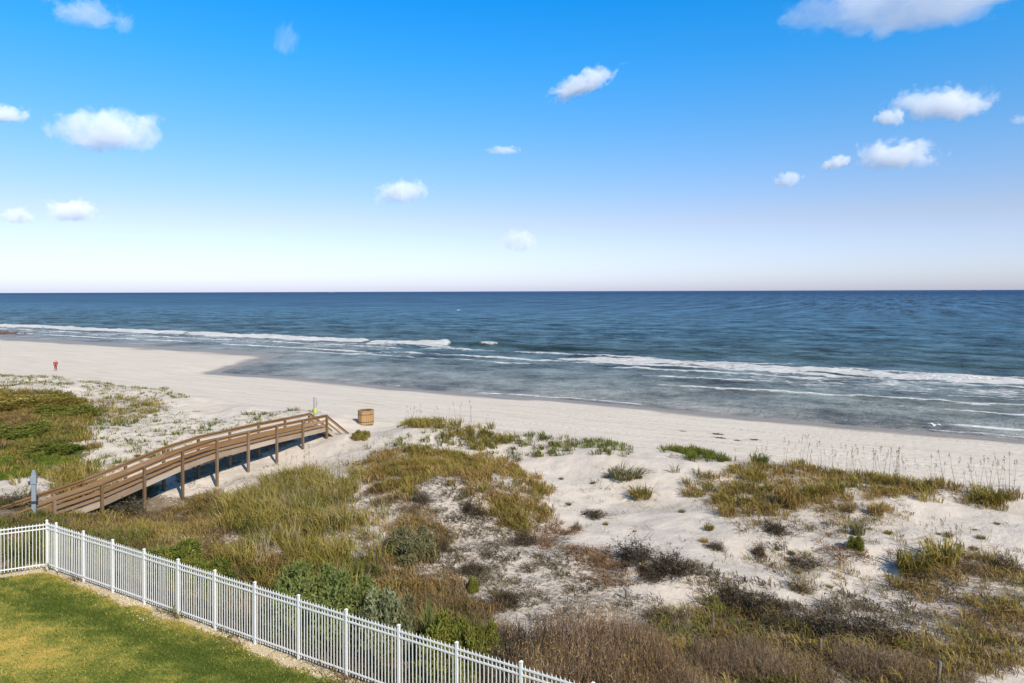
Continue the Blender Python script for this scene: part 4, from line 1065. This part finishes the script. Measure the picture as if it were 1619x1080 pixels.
def grass_tuft(seed, n=170):
    V, T, R = blades(np.zeros((1, 3)), n, .95, .0, .55, .7, .02)
    S = blades(np.zeros((1, 3)), 30, .5, .0, .5, .9, .02)
    return S, (V, T, R)
PROTO = {}
def proto(kind, var):
    key = (kind, var)
    if key not in PROTO:
        gen = {'twiggy': twiggy, 'leafy': leafy, 'broom': broom, 'spiky': spiky, 'tuft': grass_tuft}[kind]
        S, L = gen(var)
        PROTO[key] = (S, L, {})
    return PROTO[key]
NAMES = {'twiggy': ('twiggy_shrub', 'shrub', 'branches', 'leaves'), 'leafy': ('leafy_shrub', 'shrub', 'branches', 'foliage'), 'broom': ('dry_shrub', 'shrub', 'stems', 'twig_tips'),
         'spiky': ('yucca_plant', 'plant', 'stem', 'leaves'), 'tuft': ('grass_tuft', 'grass tuft', 'old_leaves', 'blades')}
def shrub_at(kind, X, Y, w, h, ms_, ml, label, group=None, var=None):
    var = random.randrange(4) if var is None else var
    S, L, cache = proto(kind, var)
    nm, catg, pa, pb_ = NAMES[kind]
    ks, kl = ('s', ms_), ('l', ml)
    if ks not in cache: cache[ks] = np_mesh(pa, S[0], S[1], dict(rnd=S[2])); cache[ks].materials.append(MATS[ms_])
    if kl not in cache: cache[kl] = np_mesh(pb_, L[0], L[1], dict(rnd=L[2])); cache[kl].materials.append(MATS[ml])
    r = thing(nm, label, catg, (X, Y, hz(X, Y) - .02), random.random() * 6.28, group)
    e_ = random.uniform(.72, 1.0) if kind == 'twiggy' else 1.0
    r.scale = (w / 2, w / 2 * e_, h * (random.uniform(.6, .88) if kind == 'twiggy' else 1.0))
    obj(pa, cache[ks], parent=r); obj(pb_, cache[kl], parent=r)
    return r
def shrub(kind, px, py, wpx, hpx, ms_, ml, label, group=None, var=None):      # base pixel of the plant on the ground
    X, Y, Z = at(px, py)
    if kind == 'twiggy': wpx, hpx = wpx * 1.3, hpx * 1.15
    return shrub_at(kind, X, Y, wpx * Y / F, hpx * Y / F, ms_, ml, label, group, var)
def shrub_s(kind, px, s, top, wpx, ms_, ml, label, group=None, var=None):     # plant at distance s behind the fence line, its top at a height
    a, _ = ray(px, 900); Y = s / (NX * a + NY); X = a * Y
    b = ray(px, top)[1]; ztop = CAM_Z - b * Y
    return shrub_at(kind, X, Y, 1.15 * wpx * Y / F, max(.3, ztop - hz(X, Y)), ms_, ml, label, group, var)

# green shrubs behind the fence
shrub_s('leafy', 478, 16.3, 893, 130, 'shrub_dark', 'shrub_green', 'large rounded green shrub rising behind the middle of the white fence')
shrub_s('leafy', 540, 16.2, 908, 120, 'shrub_dark', 'shrub_green', 'green shrub between the large rounded green shrub and the grey green one', None, 1)
shrub_s('leafy', 598, 16.0, 928, 100, 'shrub_dark', 'shrub_grey', 'grey green shrub directly behind the fence next to the yucca')
shrub_s('leafy', 700, 16.0, 972, 95, 'shrub_dark', 'shrub_lime', 'yellow green shrub just right of the yucca behind the fence')
shrub_s('leafy', 752, 16.4, 982, 70, 'shrub_dark', 'shrub_lime', 'yellow green shrub beside the tall dry brown thicket')
shrub_s('spiky', 676, 17.2, 930, 50, 'shrub_dark', 'shrub_green', 'spiky dark green yucca standing up behind the fence')
shrub_s('leafy', 272, 16.6, 855, 90, 'shrub_dark', 'shrub_grass', 'low bright green shrub behind the fence near its corner')
shrub_s('leafy', 325, 16.4, 880, 70, 'shrub_dark', 'shrub_grass', 'low dark green shrub right of the bright green one behind the fence')
shrub_s('leafy', 40, 16.5, 868, 60, 'shrub_dark', 'shrub_green', 'green shrub seen through the pickets left of the fence corner')
shrub_s('leafy', 630, 16.6, 945, 60, 'shrub_dark', 'shrub_olive_grey', 'small dull olive shrub left of the yucca')
# dark twiggy shrubs
TW = 'twiggy'
for px, py, w_, h_, lab in (
    (1000, 886, 92, 50, 'dark leafless shrub at the lower edge of the smooth sand bowl, left of a pair'),
    (1066, 902, 92, 50, 'dark leafless shrub at the lower edge of the smooth sand bowl, right of a pair'),
    (1030, 912, 70, 26, 'low dark shrub in front of the pair at the sand bowl'),
    (1160, 952, 76, 46, 'small dark shrub where the sand bowl meets the lower thicket'),
    (1205, 972, 92, 54, 'dark spreading shrub left of the wide dark hedge of twigs'),
    (1255, 994, 95, 46, 'dark brown shrub at the left end of the wide dark clump'),
    (1318, 1006, 112, 66, 'dark brown shrub in the middle of the wide dark clump under the sand slope'),
    (1382, 1008, 118, 68, 'largest dark brown shrub at the right end of the wide dark clump'),
    (1430, 1012, 70, 30, 'low dark shrub between the wide clump and the olive grass'),
    (667, 795, 40, 38, 'dark twiggy shrub on the speckled sand of the hummock'),
    (745, 812, 55, 30, 'dark twiggy shrub along the edge of the golden grass'),
    (828, 860, 50, 32, 'dark twiggy shrub at the lower tip of the golden grass'),
    (748, 908, 55, 34, 'dark brown shrub in the middle of the speckled slope'),
    (690, 870, 50, 34, 'brown twiggy shrub right of the olive grey shrub'),
    (600, 775, 40, 20, 'small dark twiggy shrub left of the speckled hummock'),
    (800, 955, 60, 38, 'dark brown shrub at the foot of the speckled slope'),
    (1225, 842, 48, 28, 'grey twiggy weed on the open sand below the right crest'),
    (1130, 868, 40, 20, 'sparse grey weed on the open sand of the bowl'),
    (935, 816, 60, 14, 'sparse low grey weed at the left of the sand bowl'),
    (1270, 895, 70, 26, 'sparse grey twiggy shrub beside the rust ground cover'),
    (1530, 900, 50, 24, 'dark twiggy shrub between olive tufts at the right')):
    shrub(TW, px, py, w_, h_, 'shrub_dark', 'shrub_dark', lab)
shrub(TW, 190, 812, 90, 34, 'shrub_dark', 'shrub_olive_grey', 'grey brown rounded shrub in front of the lower boardwalk')
shrub(TW, 20, 800, 100, 40, 'shrub_dark', 'shrub_olive_grey', 'grey brown shrub behind the boardwalk at the left edge')
shrub('leafy', 650, 882, 95, 48, 'shrub_dark', 'shrub_olive_grey', 'olive grey shrub at the lower left of the speckled hummock')
shrub('leafy', 571, 693, 34, 15, 'shrub_dark', 'shrub_olive', 'small olive green bush at the foot of the beach stairs')
shrub('leafy', 1354, 866, 30, 18, 'shrub_dark', 'shrub_lime', 'small bright green weed among the rust ground cover')
shrub('leafy', 745, 935, 22, 24, 'shrub_dark', 'shrub_lime', 'small lime green weed on the brown slope above the yucca')
shrub(TW, 912, 838, 22, 26, 'shrub_dark', 'shrub_rust', 'small round rust brown shrub at the left rim of the sand bowl')
shrub(TW, 1200, 880, 32, 36, 'shrub_dark', 'shrub_rust', 'rust brown shrub alone on the sand')
shrub(TW, 1592, 905, 56, 42, 'shrub_dark', 'shrub_thicket', 'brown shrub at the right edge of the picture above the olive grass')
shrub(TW, 1265, 935, 45, 34, 'shrub_dark', 'shrub_golden', 'brown and yellow weed on the sand slope above the wide dark clump')
for px, py, w_, h_, lab in ((40, 690, 90, 34, 'dark green bush on the left dune slope above the creeper'), (105, 660, 80, 30, 'dark green bush at the right end of the left dune hill'),
                            (20, 640, 90, 26, 'olive green bush at the top of the left dune'), (75, 640, 80, 24, 'olive bush on the crest of the left dune'), (70, 715, 70, 24, 'dark brown green bush just above the bright creeper')):
    shrub('leafy', px, py, w_ * 1.4, h_ * .6, 'shrub_dark', 'shrub_grass' if 'dark' in lab else 'shrub_olive', lab)
# dry thicket in front
TL_ = 'tall dry brown shrub in the fence thicket, '
for px, py, w_, h_, lab in ((800, 1075, 110, 75, 'leftmost one, behind the last full fence panel'), (850, 1055, 110, 80, 'second from the left in its back row'), (905, 1050, 120, 88, 'third from the left in its back row'),
                            (960, 1055, 120, 92, 'the tallest, fourth in its back row'), (1010, 1062, 100, 80, 'last on the right of its back row'), (1040, 1085, 90, 70, 'at its right rim'),
                            (860, 1100, 120, 85, 'first on the left in its front row'), (930, 1098, 120, 88, 'middle one of its front row'), (1000, 1110, 120, 85, 'right one of its front row'),
                            (790, 1030, 70, 55, 'the small one beside the yellow green shrub'), (1075, 1110, 100, 60, 'lowest, at the bottom edge on the right')):
    shrub('broom', px, py, w_, h_, 'shrub_thicket' if w_ != 110 else 'shrub_dark', random.choice(['shrub_thicket', 'shrub_golden', 'shrub_olive_grey', 'shrub_rust']), TL_ + lab, 'dry shrubs of the thicket by the fence')
for px, py, w_, h_, lab in ((1130, 1060, 90, 45, 'low brown scrub just right of the dry thicket'), (1200, 1070, 100, 45, 'low brown scrub second from the dry thicket'), (1260, 1075, 80, 40, 'low brown scrub left of the stake under the dark shrubs'),
                            (1180, 1040, 70, 34, 'small brown scrub right of the thin stake by the thicket'), (1360, 1060, 90, 36, 'low brown scrub below the wide dark clump of shrubs'), (1430, 1075, 80, 36, 'low brown scrub left of the stake at the bottom edge')):
    shrub('broom', px, py, w_, h_, 'shrub_thicket', random.choice(['shrub_olive_grey', 'shrub_golden', 'shrub_dark']), lab, 'brown scrub at the bottom of the dunes')
# single tufts
for px, py, w_, h_, ml, lab in (
    (1012, 786, 56, 24, 'shrub_olive', 'green grass tuft alone in the middle of the sand bowl'),
    (985, 756, 76, 24, 'shrub_olive_grey', 'grey green mound of grass at the top of the sand bowl'),
    (1150, 815, 44, 26, 'shrub_golden', 'golden grass tuft on the sand just below the crest'),
    (1135, 795, 30, 24, 'shrub_olive', 'olive tuft above the golden tuft below the crest'),
    (1248, 800, 60, 48, 'shrub_golden', 'tall brown grass clump hanging from the middle of the right crest'),
    (1570, 795, 60, 34, 'shrub_olive', 'olive grass clump at the right end of the crest'),
    (1200, 735, 44, 26, 'shrub_grass', 'green grass clump standing on the crest left of the tall sea oats'),
    (1440, 905, 70, 50, 'shrub_olive', 'olive grass clump at the left of the lower right slope'),
    (1490, 890, 80, 48, 'shrub_olive', 'yellow olive grass clump in the middle of the lower right slope'),
    (1355, 846, 36, 30, 'shrub_olive_grey', 'grey green tuft on the sand under the crest'),
    (1385, 812, 40, 26, 'shrub_golden', 'brown tuft at the foot of the right crest'),
    (1120, 838, 24, 14, 'shrub_olive', 'small yellow tuft lying on the open sand')):
    shrub('tuft', px, py, w_, h_, 'shrub_golden', ml, lab)
# weeds scattered on the open sand
OPEN = OPEN0
for P_, n_ in zip(OPEN, (14, 12, 6)):
    for X, Y, Z in scatter(P_, 3, .1)[:n_]:
        w_ = random.uniform(.25, .6)
        shrub_at('tuft', X, Y, w_, w_ * random.uniform(.35, .6), 'shrub_golden', random.choice(['shrub_golden', 'shrub_olive_grey', 'shrub_olive', 'shrub_olive_grey']), 'small sparse weed scattered on the open white sand', 'small weeds scattered on the open sand')

# sea oats
oat_st, oat_hd = [], []
M_oat = blade_mat('sea_oat_straw', [(0, (.16, .12, .07)), (.5, (.26, .2, .12)), (1, (.38, .31, .2))], .2)
for v in range(5):
    h_ = 1.0
    n_ = 1
    A = RNG.normal(0, .06, (n_, 3)); A[:, 2] = -.05
    B = A + np.stack([RNG.normal(0, .10, n_), RNG.normal(0, .12, n_), .85 + .2 * RNG.random(n_)], -1)
    me1 = np_mesh('stalk', *(lambda q: (q[0], q[1], dict(rnd=q[2])))(thin_tris(A, B, .009))); me1.materials.append(M_oat)
    i = np.repeat(np.arange(n_), 12); q = (.82 + .18 * RNG.random(n_ * 12))[:, None]
    st = A[i] + (B[i] - A[i]) * q; en = st + RNG.normal(0, .028, st.shape) - np.array([0, 0, .04])
    me2 = np_mesh('seed_head', *(lambda q: (q[0], q[1], dict(rnd=q[2])))(thin_tris(st, en, .008))); me2.materials.append(M_oat)
    oat_st.append(me1); oat_hd.append(me2)
def oats(pts, n_, hlo, hhi, label, group):
    Pw = poly_w(pts); L = scatter(Pw, 40, .1)
    RNG.shuffle(L)
    for X, Y, Z in L[:n_]:
        r = thing('sea_oats', label, 'sea oats', (X, Y, Z), random.random() * 6.28, group); s_ = random.uniform(hlo, hhi); r.scale = (s_, s_, s_)
        v = random.randrange(5); obj('stalk', oat_st[v], parent=r); obj('seed_head', oat_hd[v], parent=r)
oats([(1160, 738), (1330, 742), (1480, 765), (1600, 775), (1600, 785), (1450, 778), (1300, 760), (1160, 750)], 110, 1.1, 2.3, 'tall thin sea oats rising from the crest of the right dune', 'sea oats on the right dune crest')
oats([(640, 664), (720, 668), (780, 678), (740, 684), (650, 672)], 26, 1.2, 1.9, 'thin sea oats on the grassy mound right of the litter bin', 'sea oats on the mound by the bin')
oats([(1420, 870), (1500, 850), (1560, 870), (1500, 885), (1430, 888)], 40, .8, 1.4, 'thin dry stalks standing on the sand at the lower right', 'dry stalks at the lower right')
oats([(540, 700), (640, 698), (670, 712), (560, 730)], 40, .8, 1.3, 'thin dry stalks on the sand mound beside the stairs', 'dry stalks by the stairs')
oats([(390, 780), (480, 745), (560, 800), (560, 870), (420, 860)], 60, 1.2, 2.0, 'tall pale stalks in the tall olive grass', 'tall stalks in the olive grass')

# wrack on the beach
M_wr = MATS['shrub_dark']
for px, py, w_, lab in ((1133, 687, 14, 'dark strand of seaweed on the beach, upper one of a pair'), (1138, 693, 14, 'dark strand of seaweed on the beach, lower one of a pair'),
                        (1166, 697, 9, 'small dark seaweed scrap right of the pair on the beach'), (1192, 696, 13, 'dark seaweed strand on the beach farthest right'), (1079, 682, 8, 'tiny dark seaweed scrap on the beach left of the pair')):
    X, Y, Z = at(px, py)
    S, L, c = proto('twiggy', 0)
    w2 = w_ * Y / F
    n_ = 90; A = np.stack([RNG.normal(0, .28, n_), RNG.normal(0, .16, n_), .02 + .05 * RNG.random(n_)], -1); B = A + RNG.normal(0, .2, (n_, 3)) * np.array([1, .7, .12]); B[:, 2] = np.abs(B[:, 2])
    q = thin_tris(A, B, .035); me_ = np_mesh('seaweed', q[0], q[1], dict(rnd=q[2])); me_.materials.append(M_wr)
    tag(obj('seaweed', me_, loc=(X, Y, Z), rot=(0, 0, random.gauss(-.4, .2)), scale=(w2, w2 * .8, w2)), lab, 'seaweed')

# ------------------------------------------------------------------ clouds: volumes of scattering mist, lit by the sun
def cloud_mat(name, dens, cut=1.02, amp=1.7):
    m, nt, out = newmat(name); g = G(nt)
    tc = g.n('ShaderNodeTexCoord'); o = tc.outputs['Object']; oi = g.n('ShaderNodeObjectInfo')
    ln = g.n('ShaderNodeVectorMath', operation='LENGTH'); g.l(o, ln.inputs[0])
    sep = g.n('ShaderNodeSeparateXYZ'); g.l(o, sep.inputs[0])
    off = g.n('ShaderNodeVectorMath', operation='ADD'); g.l(g.mapping(o, (2.6, 1.6, 1.1)), off.inputs[0])
    g.l(g.math('MULTIPLY', oi.outputs['Random'], 90.0), off.inputs[1])
    nz = g.noise(off.outputs[0], 1.3, 9, 0.66, 0.3)
    flat = g.math('MULTIPLY', g.smooth(g.math('MULTIPLY', sep.outputs['Z'], -1.0), 0.25, 0.8), 0.5)
    f = g.math('SUBTRACT', g.math('ADD', cut, g.math('MULTIPLY', g.math('SUBTRACT', nz, .5), amp * 2)), g.math('ADD', g.math('MULTIPLY', ln.outputs['Value'], 1.5), flat))
    d = g.math('MULTIPLY', g.smooth(f, 0.0, 0.36), g.math('MULTIPLY', oi.outputs['Alpha'], dens))
    sc = g.n('ShaderNodeVolumeScatter'); sc.inputs['Color'].default_value = (1, 1, 1, 1); g.l(d, sc.inputs['Density']); sc.inputs['Anisotropy'].default_value = -0.2
    g.l(sc.outputs[0], out.inputs['Volume']); return m
CM = dict(d=cloud_mat('dense_cloud', .048), m=cloud_mat('medium_cloud', .04), t=cloud_mat('thin_cloud', .014))
bm = bmesh.new(); bmesh.ops.create_icosphere(bm, subdivisions=3, radius=1); ico = bpy.data.meshes.new('cloud'); bm.to_mesh(ico); bm.free()
icos = {}
for k, m_ in CM.items():
    icos[k] = ico.copy(); icos[k].materials.append(m_)
CL = [(172, 212, 180, 78, 'd', 0, 'white puffy cloud, the larger one at the left over the two small clouds'),
      (115, 335, 92, 40, 'd', 0, 'small oval white cloud low at the left'),
      (27, 343, 52, 32, 'd', 0, 'small white cloud low by the left edge'),
      (8, 181, 76, 34, 'd', 0, 'white cloud cut by the left edge'),
      (140, 22, 125, 46, 't', 0, 'thin wispy cloud at the top left'),
      (198, 40, 36, 42, 't', -.5, 'tiny wisp right of the top left cloud'),
      (453, 66, 46, 60, 't', -.2, 'very faint wisp of cloud high left of centre'),
      (924, 133, 128, 36, 'm', .38, 'slanting white streak of cloud high right of centre'),
      (637, 305, 92, 42, 'm', .1, 'small white cloud in the middle of the sky'),
      (822, 384, 66, 42, 'm', 0, 'faint white cloud low over the horizon at the centre'),
      (1462, -8, 450, 104, 'd', .10, 'large bright cloud reaching over the top right corner'),
      (1495, 166, 165, 60, 'd', -.05, 'bright white cloud below the large top right cloud'),
      (1408, 187, 60, 32, 'd', 0, 'small white puff just left of the bright white cloud'),
      (1420, 247, 138, 54, 'd', 0, 'white cloud under the small puff at the right'),
      (1323, 258, 60, 24, 'm', .25, 'thin small cloud left of the white cloud at the right'),
      (1246, 285, 48, 28, 'm', 0, 'faint small cloud, lowest at the right'),
      (797, 238, 60, 14, 't', 0, 'thin faint streak of cloud at the centre'),
      (1612, 190, 36, 18, 't', 0, 'faint wisp at the right edge')]
for px, py, w_, h_, k, tilt, lab in CL:
    a, b = ray(px, py); D = min(9000, max(2600, 1100 / max(.05, -b)))
    o = obj('cloud', icos[k], loc=(a * D, D, CAM_Z - b * D), rot=(0, -tilt, 0), scale=(w_ * .62 * D / F, w_ * .40 * D / F, h_ * .68 * D / F))
    o.color = (1, 1, 1, min(1.0, (27.0 if w_ > 300 else 50.0) / (h_ * 1.36 * D / F)))
    tag(o, lab, 'cloud', 'clouds in the blue sky')
